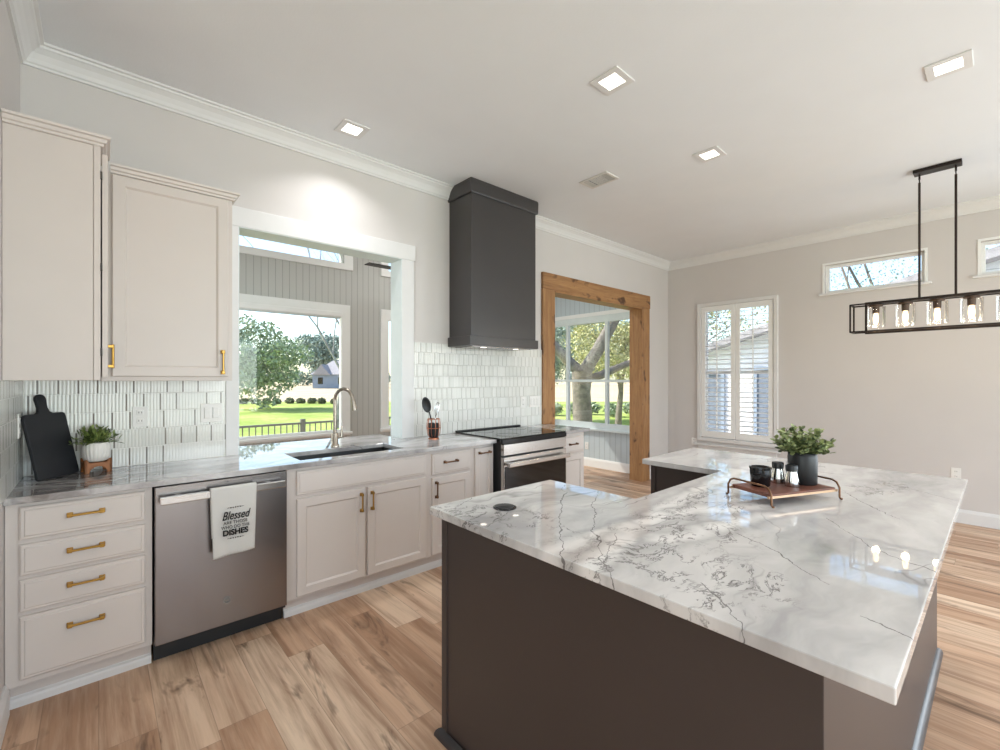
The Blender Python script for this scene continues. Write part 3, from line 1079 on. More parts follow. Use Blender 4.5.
# faucet
fc = thing('faucet', 'tall brushed nickel gooseneck faucet standing behind the sink', 'faucet', (1.30, 3.285, ZC))
fx, fy = 1.30, 3.285
MB().lathe([(.030, ZC), (.030, ZC + .012), (.024, ZC + .02), (.024, ZC + .095), (.020, ZC + .105)], (fx, fy, 0), 24).build('body', 'nickel', fc, smooth=40)
pts = [(fx, fy, ZC + .10), (fx, fy, ZC + .30)]
for k in range(13):
    a = PI - k * PI * .93 / 12
    rr = .062
    pts.append((fx + .042 + .062 * math.cos(a) * .7, fy - .06 - .06 * math.cos(a), ZC + .34 + .085 * math.sin(a)))
pts2 = []
for p in pts:
    pts2.append(p)
MB().tube(pts2, .0125, 14).build('spout', 'nickel', fc, smooth=50)
e = Vector(pts2[-1])
MB().tube([e, e + Vector((.004, -.006, -.03)), e + Vector((.01, -.014, -.09))], .015, 14, radii=[.0135, .0165, .018]).build('spray_head', 'nickel', fc, smooth=40)
MB().tube([(fx + .02, fy, ZC + .065), (fx + .05, fy - .004, ZC + .068), (fx + .052, fy - .004, ZC + .150)], .008, 10, radii=[.013, .011, .006]).build('lever', 'nickel', fc, smooth=50)

# ---------------------------------------------------------------- dishwasher with towel
dw = thing('dishwasher', 'stainless steel dishwasher between the drawer cabinet and the sink cabinet', 'dishwasher', (.513, 2.8, 0))
boxm(.206, .820, 2.815, 3.34, .09, .90).build('tub_body', 'black_matte', dw)
boxm(.206, .820, 2.785, 2.815, .113, .898).build('door_panel', 'stainless', dw, bevel=.004)
boxm(.208, .818, 2.88, 2.90, 0, .105).build('kick_plate', 'black_satin', dw)
hb = boxm(.222, .797, 2.728, 2.748, .818, .856)
for x in (.30, .72):
    hb.box(x - .012, x + .012, 2.745, 2.79, .822, .850)
hb.build('handle_bar', 'stainless_bright', dw, bevel=.004)
boxm(.504, .524, 2.7838, 2.786, .880, .884).build('indicator_mark', 'plastic_slot', dw)
bd = MB()
seg = 28
vs = [(.516 + .019 * math.cos(2 * PI * k / seg), 2.782, .245 + .019 * math.sin(2 * PI * k / seg)) for k in range(seg)] + [(.516 + .019 * math.cos(2 * PI * k / seg), 2.786, .245 + .019 * math.sin(2 * PI * k / seg)) for k in range(seg)]
bd.add(vs, [tuple(range(seg)), tuple(range(seg, 2 * seg))[::-1]] + [(k, (k + 1) % seg, seg + (k + 1) % seg, seg + k) for k in range(seg)])
badge = bd.build('badge', 'vent_dark', dw)
rg = MB()
rg.tube([(.516 + .0165 * math.cos(2 * PI * k / 28), 2.782, .245 + .0165 * math.sin(2 * PI * k / 28)) for k in range(29)], .0022, 6, cap=False)
rg.build('badge_ring', 'chrome', badge)


def text_mesh(name, body, size, loc, mat, parent, shear=0.0, width=None, offset=0.0, extrude=.0008, rot=(PI / 2, 0, 0)):
    cu = bpy.data.curves.new(name, 'FONT')
    cu.body = body
    cu.size = size
    cu.align_x = 'CENTER'
    cu.align_y = 'CENTER'
    cu.shear = shear
    cu.offset = offset
    cu.extrude = extrude
    ob = bpy.data.objects.new(name, cu)
    C.objects.link(ob)
    dg = bpy.context.evaluated_depsgraph_get()
    me = bpy.data.meshes.new_from_object(ob.evaluated_get(dg))
    bpy.data.objects.remove(ob)
    bpy.data.curves.remove(cu)
    co = np.array([v.co[:] for v in me.vertices])
    if width:
        co[:, 0] *= width / (co[:, 0].max() - co[:, 0].min())
    R = Matrix.Rotation(rot[2], 3, 'Z') @ Matrix.Rotation(rot[0], 3, 'X')
    org = Vector((0, 0, 0))
    p = parent
    while p is not None:
        org += p.location
        p = p.parent
    for v, c in zip(me.vertices, co):
        v.co = R @ Vector(c) + Vector(loc) - org
    me.materials.clear()
    me.materials.append(M[mat])
    o = bpy.data.objects.new(name, me)
    C.objects.link(o)
    o.parent = parent
    return o


text_mesh('monogram', 'GE', .017, (.516, 2.7815, .245), 'chrome', badge, shear=.25)

# towel
tw = thing('dish_towel', 'white waffle dish towel with black lettering hung over the dishwasher handle', 'towel', (.537, 2.73, .85))
prof = []
for z in np.linspace(.60, .852, 10):
    prof.append((2.752, z))
for k in range(1, 8):
    a = k * PI / 8
    prof.append((2.738 + .0145 * math.cos(a), .8565 + .010 * math.sin(a)))
for z in np.linspace(.852, .508, 26):
    prof.append((2.7235, z))
m = MB()
nx = 22
vs, fs = [], []
for i, (y, z) in enumerate(prof):
    for k in range(nx + 1):
        s = k / nx
        drop = max(0, .856 - z)
        x0 = .430 + .030 * drop
        x1 = .645 - .030 * drop
        fr = 1 if i > 16 else 0
        yy = y - fr * (.006 * drop / .35 * math.sin(s * 9 + 1.0) + .004 * drop / .35) if y < 2.735 else y
        zz = z + (fr * .012 * (s - .5) * drop / .35)
        vs.append((x0 + (x1 - x0) * s, yy, zz))
for i in range(len(prof) - 1):
    for k in range(nx):
        a = i * (nx + 1) + k
        fs.append((a, a + 1, a + nx + 2, a + nx + 1))
m.add(vs, fs)
cl = m.build('cloth', 'towel_weave', tw, smooth=60)
sd = cl.modifiers.new('thick', 'SOLIDIFY')
sd.thickness = .004
sd.offset = 0
ty = 2.7090
text_mesh('lettering_blessed', 'Blessed', .062, (.541, ty, .714), 'towel_ink', tw, shear=.35, width=.132, offset=.0006)
text_mesh('lettering_are_those', 'ARE THOSE', .024, (.541, ty, .678), 'towel_ink', tw, width=.112)
text_mesh('lettering_who_do_the', 'WHO DO THE', .024, (.541, ty, .655), 'towel_ink', tw, width=.132)
text_mesh('lettering_dishes', 'DISHES', .040, (.541, ty, .626), 'towel_ink', tw, width=.118, offset=.0016)
for z in (.757, .596):
    o_ = MB()
    for k in range(5):
        x = .541 + (k - 2) * .011
        o_.add([(x - .004, ty, z), (x, ty, z - .004), (x + .004, ty, z), (x, ty, z + .004), (x - .004, ty + .0015, z), (x, ty + .0015, z - .004), (x + .004, ty + .0015, z), (x, ty + .0015, z + .004)],
               [(0, 1, 2, 3), (7, 6, 5, 4), (0, 4, 5, 1), (1, 5, 6, 2), (2, 6, 7, 3), (3, 7, 4, 0)])
    o_.box(.503, .514, ty, ty + .0015, z - .001, z + .001).box(.568, .579, ty, ty + .0015, z - .001, z + .001)
    o_.build('printed_flourish', 'towel_ink', tw)

# ---------------------------------------------------------------- range
RX0, RX1 = 2.452, 3.238
rg = thing('range', 'slide-in electric range with black glass top under the hood', 'range', (2.845, 2.7, 0))
boxm(RX0, RX1, 2.735, 3.335, .03, .925).build('body', 'black_satin', rg)
boxm(RX0 + .03, RX1 - .03, 2.80, 3.30, 0, .03).build('plinth', 'black_matte', rg)
ck = boxm(RX0 - .012, RX1 + .012, 2.715, 3.345, .9365, .947).build('cooktop', 'black_glass', rg, bevel=.003)
boxm(RX0 - .012, RX1 + .012, 2.705, 2.735, .898, .9365).build('front_lip', 'black_gloss', rg, bevel=.004)
boxm(RX0 - .012, RX1 + .012, 3.315, 3.349, .947, .958).build('rear_vent_trim', 'black_satin', rg, bevel=.003)
for x, y, r in ((2.66, 2.87, .105), (3.04, 2.87, .085), (2.65, 3.17, .08), (3.04, 3.17, .10)):
    MB().tube([(x + r * math.cos(2 * PI * k / 40), y + r * math.sin(2 * PI * k / 40), .9470) for k in range(41)], .0011, 4, cap=False).build('burner_ring', 'vent_dark', ck)
boxm(RX0, RX1, 2.700, 2.735, .805, .896).build('control_panel', 'stainless_bright', rg, bevel=.004)
od = boxm(RX0, RX1, 2.700, 2.735, .21, .792).build('oven_door', 'stainless_bright', rg, bevel=.004)
boxm(RX0 + .012, RX1 - .012, 2.695, 2.702, .225, .715).build('oven_window', 'oven_glass', od, bevel=.002)
hb = boxm(RX0 + .01, RX1 - .01, 2.640, 2.668, .716, .752)
for x in (RX0 + .05, RX1 - .05):
    hb.box(x - .014, x + .014, 2.665, 2.702, .722, .746)
hb.build('handle_bar', 'stainless_bright', od, bevel=.006)
boxm(RX0, RX1, 2.702, 2.735, .035, .198).build('storage_drawer', 'stainless', rg, bevel=.004)

# ---------------------------------------------------------------- hood
hd = thing('range_hood', 'tall dark charcoal box hood rising to the ceiling above the range', 'range hood', (2.78, YW, 1.72))
boxm(HX0 + .025, HX1 - .022, HY + .015, YW - .001, 1.765, 3.08).build('chimney_box', 'hood_paint', hd, bevel=.003)
boxm(HX0, HX1, HY, YW - .011, 1.722, 1.805).build('bottom_band', 'hood_paint', hd, bevel=.003)
MB().sweep([(0, 3.035), (.013, 3.035), (.016, 3.045), (.018, CZ - .020), (.014, CZ - .002), (-.02, CZ - .002), (-.02, 3.035)],
           [lambda d, z: (HX0 + .024 - d, YW - .001, z), lambda d, z: (HX0 + .024 - d, HY + .014 - d, z), lambda d, z: (HX1 - .021 + d, HY + .014 - d, z), lambda d, z: (HX1 - .021 + d, YW - .001, z)]).build('top_moulding', 'hood_paint', hd)
boxm(HX0 + .06, HX1 - .06, HY + .05, YW - .04, 1.716, 1.7215).build('filter_insert', 'stainless', hd)
for x in (2.58, 2.98):
    MB().lathe([(.0, 1.7155), (.028, 1.7155), (.030, 1.719)], (x, HY + .09, 0), 20).build('hood_lamp', 'lamp_lens', hd, smooth=40)

# ---------------------------------------------------------------- upper cabinets
CRN = [(0, 0), (.010, .002), (.012, .012), (.020, .016), (.024, .030), (.034, .034), (.036, .044), (0, .044)]
# A: on the left wall, its finished side facing the camera
AY = 2.76
ca = thing('wall_cabinet', 'upper cabinet on the left wall showing its plain side panel', 'cabinet', (-.14, 3.0, 1.43), 'cream upper cabinets')
boxm(XL + .001, -.018, AY, YW - .012, 1.430, 2.500).build('carcass', 'cabinet_paint', ca, bevel=.002)
boxm(-.0175, .006, AY - .004, 3.035, 1.430, 2.505).build('face_frame', 'cabinet_paint', ca, bevel=.002)
d = MB().rings(.262, 1.03, DOOR_R, lambda a, b, dd: (.032 - dd, AY + .012 + a, 1.445 + b)).build('door', 'cabinet_paint', ca)
m = MB()
for z in (1.500, 1.600):
    m.box(.032, .056, 2.985, 3.0, z - .007, z + .007)
m.tube([(.054, 2.992, 1.49), (.054, 2.992, 1.61)], .0055, 10)
m.build('handle', 'brass', d, bevel=.0015)
for z in (1.56, 1.95, 2.37):
    boxm(.0055, .0125, AY - .006, AY + .004, z - .018, z + .018).build('hinge', 'plastic_slot', ca)
zt = 2.500
MB().sweep(CRN, [lambda d, z: (XL + .002, AY - d, zt + z), lambda d, z: (.006 + d, AY - d, zt + z), lambda d, z: (.006 + d, 3.0, zt + z)]).build('crown_moulding', 'cabinet_paint', ca)
# B: on the sink wall
BY = 3.04
cb = thing('wall_cabinet', 'single door upper cabinet left of the pass-through opening', 'cabinet', (.31, 3.2, 1.43), 'cream upper cabinets')
boxm(.008, .590, BY, YW - .012, 1.425, 2.500).build('carcass', 'cabinet_paint', cb, bevel=.002)
d = fronty(.050, .566, 1.448, 2.482, BY - .020, DOOR_R).build('door', 'cabinet_paint', cb)
pull_v(.537, 1.465, 1.600, BY - .020, d)
MB().sweep(CRN, [lambda d, z: (.044, BY - d, zt - .012 + z), lambda d, z: (.590 + d, BY - d, zt - .012 + z), lambda d, z: (.590 + d, YW - .012, zt - .012 + z)]).build('crown_moulding', 'cabinet_paint', cb)

# ---------------------------------------------------------------- outlets and switches


def wall_plate(label, name, cat, c, axis, kind, gangs=1, h=.118, group=None):
    """axis: the way the plate faces: '-y', '-x' or '+x'"""
    x, y, z = c
    t = thing(name, label, cat, c, group)
    w = .072 + .046 * (gangs - 1)

    def mp(a, b, d):
        if axis == '-y':
            return (x + a, y - d, z + b)
        if axis == '-x':
            return (x - d, y - a, z + b)
        return (x + d, y + a, z + b)

    def bx(a0, a1, b0, b1, d0, d1):
        p = [mp(a, b, d) for a in (a0, a1) for b in (b0, b1) for d in (d0, d1)]
        return MB().add(p, [(0, 1, 3, 2), (4, 6, 7, 5), (0, 4, 5, 1), (2, 3, 7, 6), (0, 2, 6, 4), (1, 5, 7, 3)])
    bx(-w / 2, w / 2, -h / 2, h / 2, 0, .006).build('plate', 'plastic_white', t, bevel=.002)
    for g in range(gangs):
        a = (g - (gangs - 1) / 2) * .046
        if kind == 'outlet':
            for bz in (-.024, .024):
                s = bx(a - .016, a + .016, bz - .014, bz + .014, .005, .008).build('socket', 'plastic_white', t, bevel=.003)
                bx(a - .008, a - .005, bz - .004, bz + .007, .0075, .0085).build('slot', 'plastic_slot', s)
                bx(a + .005, a + .008, bz - .004, bz + .006, .0075, .0085).build('slot', 'plastic_slot', s)
        else:
            bx(a - .016, a + .016, -.033, .033, .005, .009).build('rocker', 'plastic_white', t, bevel=.003)
            bx(a - .018, a - .0165, -.035, .035, .0055, .0065).build('rocker_gap', 'plastic_slot', t)
    return t


yb = YW - .0105
wall_plate('white outlet plate on the ribbed tile right of the small succulent', 'wall_outlet', 'outlet', (.180, yb, 1.215), '-y', 'outlet')
wall_plate('white double switch plate on the tile beside the pass-through', 'light_switch', 'switch', (.534, yb, 1.220), '-y', 'switch', 2)
wall_plate('white outlet plate on the tile above the right end of the range', 'wall_outlet', 'outlet', (3.312, yb, 1.187), '-y', 'outlet')
wall_plate('white triple switch plate on the tile by the timber doorway', 'light_switch', 'switch', (3.492, yb, 1.190), '-y', 'switch', 3)
wall_plate('white outlet plate on the left wall tile beside the cutting board', 'wall_outlet', 'outlet', (XL + .0105, 3.16, 1.21), '+x', 'outlet')
wall_plate('white outlet plate low on the far wall under the pendant light', 'wall_outlet', 'outlet', (XF - .0005, .311, .482), '-x', 'outlet')
wall_plate('white outlet plate on the far wall just left of the shuttered window', 'wall_outlet', 'outlet', (XF - .0005, 2.962, .530), '-x', 'outlet', h=.1)
wall_plate('white outlet plate low on the sunroom panelling beyond the doorway', 'wall_outlet', 'outlet', (XE - .0005, 4.55, .33), '-x', 'outlet')

# ---------------------------------------------------------------- things on the wall counter
# cutting board: paddle leaning on the tile
bw, bh = .228, .330
poly = []


def arc(cx, cy, r, a0, a1, n=6):
    return [(cx + r * math.cos(a0 + (a1 - a0) * k / n), cy + r * math.sin(a0 + (a1 - a0) * k / n)) for k in range(n + 1)]


poly += arc(-bw / 2 + .012, .012, .012, PI, 1.5 * PI)
poly += arc(bw / 2 - .012, .012, .012, 1.5 * PI, 2 * PI)
poly += arc(bw / 2 - .018, bh - .018, .018, 0, .5 * PI)
poly += [(.045, bh), (.030, bh + .010), (.024, bh + .030)]
poly += [(.026, bh + .060)] + arc(0, bh + .072, .028, 0, PI, 10) + [(-.026, bh + .060)]
poly += [(-.024, bh + .030), (-.030, bh + .010), (-.045, bh)]
poly += arc(-bw / 2 + .018, bh - .018, .018, .5 * PI, PI)
bc = (-.1575, 3.2087, ZC + .001)
tilt, ya = .230, .905
cb_ = thing('cutting_board', 'black paddle cutting board leaning in the counter corner', 'cutting board', bc)


def bmap(a, b, d):
    # a across, b up along the board, d through it; leans back into the corner
    yy, zz = b * math.sin(tilt) + d * math.cos(tilt), b * math.cos(tilt) - d * math.sin(tilt)
    return (bc[0] + a * math.cos(ya) - yy * math.sin(ya), bc[1] + a * math.sin(ya) + yy * math.cos(ya), bc[2] + zz)


MB().prism(poly, -.016, 0, bmap).build('board', 'board_black', cb_, bevel=.003)

# succulent in ribbed pot on a teak stand
px, py = -.010, 3.262
sc = thing('potted_succulent', 'small green succulent in a ribbed white pot on a wooden stand', 'plant', (px, py, ZC))
st = MB()
half = .056
for k in range(4):
    pl = [(-half, 0), (-half + .016, 0)] + [(.036 * math.cos(PI - q * PI / 8), .036 * math.sin(PI - q * PI / 8)) for q in range(9)] + [(half - .016, 0), (half, 0), (half, .074), (half - .010, .074), (.035, .056), (-.035, .056), (-half + .010, .074), (-half, .074)]
    q = MB().prism(pl, half - .012, half, lambda u, v, w: (px + u, py - w, ZC + v))
    q.turn((px, py), .16 + k * PI / 2)
    st.add(q.v, q.f)
st.build('stand', 'teak', sc, bevel=.002)
MB().lathe([(.040, .058), (.050, .066), (.057, .090), (.060, .120), (.058, .146), (.054, .158), (.050, .158), (.048, .146), (.0, .146)], (px, py, ZC), 72,
           wob=lambda a, i: 1 + (.035 * math.sin(a * 22 + (i * .25)) if 0 < i < 5 else 0)).build('pot', 'ceramic_white', sc, smooth=60)


def leaf(m, p, d, up, ln, wd, curl=.2, cup=.15):
    """a pointed oval leaf from p along d"""
    d = Vector(d).normalized()
    s = d.cross(Vector(up)).normalized()
    n = s.cross(d).normalized()
    p = Vector(p)
    vs, fs = [], []
    prof_ = [(0, .15), (.25, .8), (.55, 1.0), (.82, .65), (1.0, .05)]
    for t_, w_ in prof_:
        c = p + d * ln * t_ - n * curl * ln * t_ * t_
        vs += [c - s * wd / 2 * w_ + n * cup * wd * w_, c, c + s * wd / 2 * w_ + n * cup * wd * w_]
    for i in range(len(prof_) - 1):
        a = i * 3
        fs += [(a, a + 1, a + 4, a + 3), (a + 1, a + 2, a + 5, a + 4)]
    m.add(vs, fs)


random.seed(4)
fo = MB()
for k in range(90):
    a = random.uniform(0, 2 * PI)
    el = random.uniform(-.05, 1.4)
    d0 = Vector((math.cos(a) * math.cos(el), math.sin(a) * math.cos(el), math.sin(el)))
    L = random.uniform(.055, .100)
    b0 = Vector((px, py, ZC + .154)) + Vector((d0.x, d0.y, d0.z * .25)) * .03
    for j in range(5):
        dd = (d0 + Vector((random.uniform(-.8, .8), random.uniform(-.8, .8), random.uniform(-.2, .7)))).normalized()
        leaf(fo, b0 + d0 * L * (j * .19), dd, (random.uniform(-.3, .3), random.uniform(-.3, .3), 1), random.uniform(.020, .034), .012, random.uniform(-.2, .4))
fo.build('foliage', 'leaf_succulent', sc, recalc=False, smooth=80)

# utensil holder by the range
ux, uy = 2.085, 3.165
uh = thing('utensil_holder', 'copper wire utensil holder standing left of the range', 'utensil holder', (ux, uy, ZC))
m = MB()
for k in range(10):
    a = k * 2 * PI / 10
    m.tube([(ux + .030 * math.cos(a), uy + .030 * math.sin(a), ZC + .006), (ux + .052 * math.cos(a), uy + .052 * math.sin(a), ZC + .045),
            (ux + .058 * math.cos(a), uy + .058 * math.sin(a), ZC + .10), (ux + .050 * math.cos(a), uy + .050 * math.sin(a), ZC + .165)], .0025, 6)
for r, z in ((.050, .165), (.058, .09)):
    m.tube([(ux + r * math.cos(2 * PI * k / 28), uy + r * math.sin(2 * PI * k / 28), ZC + z) for k in range(29)], .003, 6, cap=False)
m.build('wire_cage', 'copper', uh, smooth=60)
MB().lathe([(.0, 0), (.045, 0), (.045, .008), (.0, .010)], (ux, uy, ZC), 28).build('base_disc', 'copper', uh, smooth=40)
MB().lathe([(.036, .012), (.040, .02), (.044, .13), (.040, .13), (.036, .03), (.0, .02)], (ux, uy, ZC), 28).build('inner_cup', 'black_satin', uh, smooth=40)
sp = thing('serving_spoon', 'large black slotted spoon standing in the copper holder', 'utensil', (ux - .02, uy, ZC + .03))
MB().tube([(ux + .004, uy - .012, ZC + .03), (ux - .05, uy - .012, ZC + .225)], .006, 8).build('spoon_handle', 'black_satin', sp, smooth=60)
bl = MB()
c0 = Vector((ux - .075, uy - .008, ZC + .285))
ax = Vector((-.30, -.03, 1)).normalized()
sd_ = Vector((1, -.5, .3)).normalized()
sd_ = (sd_ - ax * sd_.dot(ax)).normalized()
nn = ax.cross(sd_)
vs, fs = [], []
NR, NS = 5, 20
for i in range(NR + 1):
    rr = i / NR
    for k in range(NS):
        a = 2 * PI * k / NS
        vs.append(c0 + ax * .068 * rr * math.cos(a) + sd_ * .036 * rr * math.sin(a) + nn * .014 * (1 - rr * rr))
for i in range(NR):
    for k in range(NS):
        a, b = i * NS + k, i * NS + (k + 1) % NS
        fs.append((a, b, b + NS, a + NS))
bl.add(vs, fs)
o = bl.build('spoon_bowl', 'black_satin', sp, smooth=60)
o.modifiers.new('thick', 'SOLIDIFY').thickness = .004
wh = thing('whisk', 'steel wire whisk standing behind the black spoon', 'utensil', (ux + .02, uy, ZC + .03))
MB().tube([(ux + .014, uy + .012, ZC + .03), (ux + .028, uy + .018, ZC + .17)], .007, 8).build('whisk_handle', 'chrome', wh, smooth=60)
m = MB()
for k in range(4):
    a = k * PI / 4
    q = []
    for i in range(17):
        t_ = i / 16
        w_ = .03 * math.sin(PI * min(1, t_ * 1.0)) ** .8 if 0 < t_ < 1 else 0
        h_ = .13 * math.sin(PI * t_ / 1.0) ** .6 if 0 < t_ < 1 else 0
        s_ = math.cos(PI * t_)
        q.append((ux + .028 + .03 * s_ * abs(math.sin(PI * t_)) ** .5 * math.cos(a) + .2 * h_, uy + .018 + .03 * s_ * abs(math.sin(PI * t_)) ** .5 * math.sin(a), ZC + .17 + h_))
    m.tube(q, .0014, 5)
m.build('wire_loops', 'chrome', wh, smooth=60)

# ---------------------------------------------------------------- island
ix0, ix1, iy0, iy1 = .998, 3.320, .119, 1.546
nx0, nx1, ny0 = 1.725, 2.608, 1.055
it = MB().cells([ix0, nx0, nx1, ix1], [iy0, ny0, iy1], lambda u, v: not (between(u, nx0, nx1) and v > ny0), ZI - .032, ZI, ZMAP).build('island_countertop', 'quartz_island', bevel=.003)
tag(it, 'large white veined stone slab topping the dark island', 'countertop')
ib = thing('kitchen_island', 'dark brown painted island carrying the white stone slab', 'island', (2.1, .8, 0))
bx0, bx1, by0, by1 = 1.035, 3.265, .228, 1.500
MB().cells([bx0, 1.690, 2.648, bx1], [by0, 1.02, by1], lambda u, v: not (between(u, 1.690, 2.648) and v > 1.02), 0.0, ZI - .0325, ZMAP).build('cabinet_body', 'island_paint', ib, bevel=.002)
MB().box(bx0 - .006, bx0 + .03, by1 - .028, by1 + .006, 0, ZI - .033).build('corner_post', 'island_paint', ib, bevel=.003)
MB().box(2.642, 2.678, by1 - .028, by1 + .006, 0, ZI - .033).build('corner_post', 'island_paint', ib, bevel=.003)
SM = [(0, 0), (.022, 0), (.021, .010), (.016, .022), (.008, .030), (0, .034)]
MB().sweep(SM, [lambda d, z: (bx0 - .006 - d, by1 + .006 + d, z), lambda d, z: (bx0 - .006 - d, by0 - d, z), lambda d, z: (bx1 + d, by0 - d, z), lambda d, z: (bx1 + d, by1 + d, z)]).build('shoe_moulding', 'shoe_dark', ib, smooth=35)
# pop-up outlet
pu = thing('popup_outlet', 'round black pop-up outlet cap set in the island slab', 'outlet', (1.216, 1.333, ZI))
MB().lathe([(.0475, 0), (.0475, .003), (.044, .005), (.040, .005)], (1.216, 1.333, ZI), 36).build('collar', 'black_gloss', pu, smooth=40)
MB().lathe([(.0, .0062), (.036, .0062), (.039, .004), (.039, .0)], (1.216, 1.333, ZI), 36).build('cap', 'black_satin', pu, smooth=40)

# tray on the island
tc = Vector((2.23, .640, ZI))
ta = math.atan2(-.153, .362)
tl, twd = .365, .195


def tm(a, b, z):
    return (tc.x + a * math.cos(ta) - b * math.sin(ta), tc.y + a * math.sin(ta) + b * math.cos(ta), z)


ty_ = thing('serving_tray', 'brown wooden tray with curved brass handles on the island', 'tray', tc)
p = MB()
p.box(-tl / 2, tl / 2, -twd / 2, twd / 2, ZI + .034, ZI + .050)
p.v = [tm(x, y, z) for x, y, z in p.v]
p.build('tray_board', 'tray_wood', ty_, bevel=.002)
for s in (-1, 1):
    q = []
    xa = s * (tl / 2 + .012)
    pr = [(-.125, .0046), (-.118, .0046), (-.113, .010), (-.113, .05), (-.100, .072), (-.08, .080), (.08, .080), (.100, .072), (.113, .05), (.113, .010), (.118, .0046), (.125, .0046)]
    MB().tube([tm(xa, b * .95, ZI + z) for b, z in pr], .0042, 8).build('handle', 'bronze', ty_, smooth=60)
for s in (-1, 1):
    MB().bar(tm(-tl / 2 - .014, s * twd / 2 * .97, ZI + .037), tm(tl / 2 + .014, s * twd / 2 * .97, ZI + .037), .010, .010).build('side_rail', 'rail_gold', ty_, bevel=.001)

zt = ZI + .0505
# canister
cc = tm(-.095, .030, zt)
cp = thing('canister', 'short black ribbed candle cup at the left end of the tray', 'cup', cc)
MB().lathe([(.033, 0), (.038, .006), (.041, .060), (.0415, .074), (.038, .074), (.036, .066), (.033, .012), (0, .010)], cc, 48, wob=lambda a, i: 1 + (.012 * math.sin(a * 24) if i in (1, 2) else 0)).build('cup_body', 'black_gloss', cp, smooth=60)
MB().lathe([(.0415, .074), (.044, .076), (.044, .082), (.036, .084), (.034, .078)], cc, 40).build('rim', 'black_gloss', cp, smooth=40)


def shaker(c, label):
    t = thing('shaker', label, 'shaker', c, 'salt and pepper shakers on the tray')
    MB().lathe([(.0, 0), (.025, 0), (.027, .006), (.025, .03), (.0205, .055), (.0195, .066), (.0, .066)], c, 60, wob=lambda a, i: 1 + (.035 * math.sin(a * 12) if 0 < i < 5 else 0)).build('glass_body', 'chrome', t, smooth=50)
    MB().lathe([(.0205, .0655), (.0225, .067), (.0235, .088), (.021, .093), (.0, .094)], c, 28).build('cap', 'black_satin', t, smooth=45)
    return t


shaker(tm(.026, .046, zt), 'steel shaker with black cap, behind its twin beside the black pot')
shaker(tm(.024, -.022, zt), 'steel shaker with black cap, nearest the front edge of the tray')

# black pot with eucalyptus
pc = tm(.125, .006, zt)
pp = thing('potted_plant', 'leafy green plant in a matte black pot on the tray', 'plant', pc)
MB().lathe([(.0, 0), (.052, 0), (.056, .005), (.057, .118), (.054, .134), (.050, .138), (.050, .126), (.0, .122)], pc, 40).build('pot', 'black_satin', pp, smooth=45)
MB().lathe([(.049, .124), (.03, .132), (.0, .134)], pc, 24).build('soil', 'soil', pp, smooth=60)
random.seed(12)
stm, fol = MB(), MB()
for k in range(64):
    a = random.uniform(0, 2 * PI)
    out = random.uniform(.15, 1.0)
    L = random.uniform(.06, .140) * (1.05 - .1 * out)
    b0 = Vector((pc[0] + .03 * out * math.cos(a), pc[1] + .03 * out * math.sin(a), pc[2] + .126))
    d0 = Vector((math.cos(a) * out * 1.05, math.sin(a) * out * 1.05, .95 - .45 * out)).normalized()
    q = [b0 + d0 * L * t_ + Vector((0, 0, -.018 * out * t_ * t_)) for t_ in (0, .33, .66, 1)]
    stm.tube(q, .0012, 5, radii=[.0016, .0013, .0011, .0007])
    nl = 8
    for j in range(nl):
        t_ = .25 + .75 * (j + .5) / nl
        p0 = b0 + d0 * L * t_ + Vector((0, 0, -.018 * out * t_ * t_))
        for s in range(2):
            r = Vector((random.uniform(-1, 1), random.uniform(-1, 1), random.uniform(-.4, .9))).normalized()
            dd = (d0 * .5 + r).normalized()
            leaf(fol, p0, dd, (random.uniform(-.5, .5), random.uniform(-.5, .5), 1), random.uniform(.017, .026), random.uniform(.015, .021), .1, .1)
stm.build('stems', 'stem_green', pp, smooth=60)
fol.build('foliage', 'leaf_eucalyptus', pp, recalc=False, smooth=80)

# ---------------------------------------------------------------- pendant light over the dining area
LX, LY = 5.08, .354
ch = thing('pendant_light', 'long dark metal cage pendant with clear glass shades hanging from two rods', 'pendant light', (LX, LY, CZ))
boxm(LX - .055, LX + .055, LY - .142, LY + .142, CZ - .028, CZ - .0005).build('canopy', 'dark_bronze', ch, bevel=.003)
for y in (.247, .460):
    r = MB().tube([(LX, y, CZ - .03), (LX, y, CZ - .075)], .007, 10)
    r.tube([(LX + .013 * math.cos(2 * PI * k / 16), y, CZ - .085 + .016 * math.sin(2 * PI * k / 16)) for k in range(17)], .0035, 6, cap=False)
    loop = r.build('hanging_loop', 'dark_rod', ch, smooth=60)
    MB().tube([(LX, y, CZ - .10), (LX, y, 2.085)], .0085, 10).build('rod', 'dark_rod', ch, smooth=60)
t_ = .012
cg = MB()
y0, y1, z0, z1 = LY - .553, LY + .553, 1.850, 2.090
for dx in (-.075, .075):
    x = LX + dx
    for z in (z0, z1):
        cg.box(x - t_ / 2, x + t_ / 2, y0, y1, z - t_ / 2, z + t_ / 2)
    for y in (y0, y1):
        cg.box(x - t_ / 2, x + t_ / 2, y - t_ / 2, y + t_ / 2, z0, z1)
for y in (y0, y1):
    for z in (z0, z1):
        cg.box(LX - .075, LX + .075, y - t_ / 2, y + t_ / 2, z - t_ / 2, z + t_ / 2)
cg.build('outer_cage', 'dark_bronze', ch)
ci = MB()
for z in (z0 - .014, z1 + .014):
    ci.box(LX - .008, LX + .008, y0 + .1, y1 - .1, z - .007, z + .007)
for y in (y0 + .1, y1 - .1):
    ci.box(LX - .008, LX + .008, y - .008, y + .008, z0 - .02, z1 + .02)
ci.build('inner_frame', 'dark_bronze', ch)
boxm(LX - .03, LX + .03, y0 + .1, y1 - .1, z1 - .004, z1 + .006).build('lamp_rail', 'dark_bronze', ch)
lamp_ys = [LY + (k - 2) * .193 for k in range(5)]
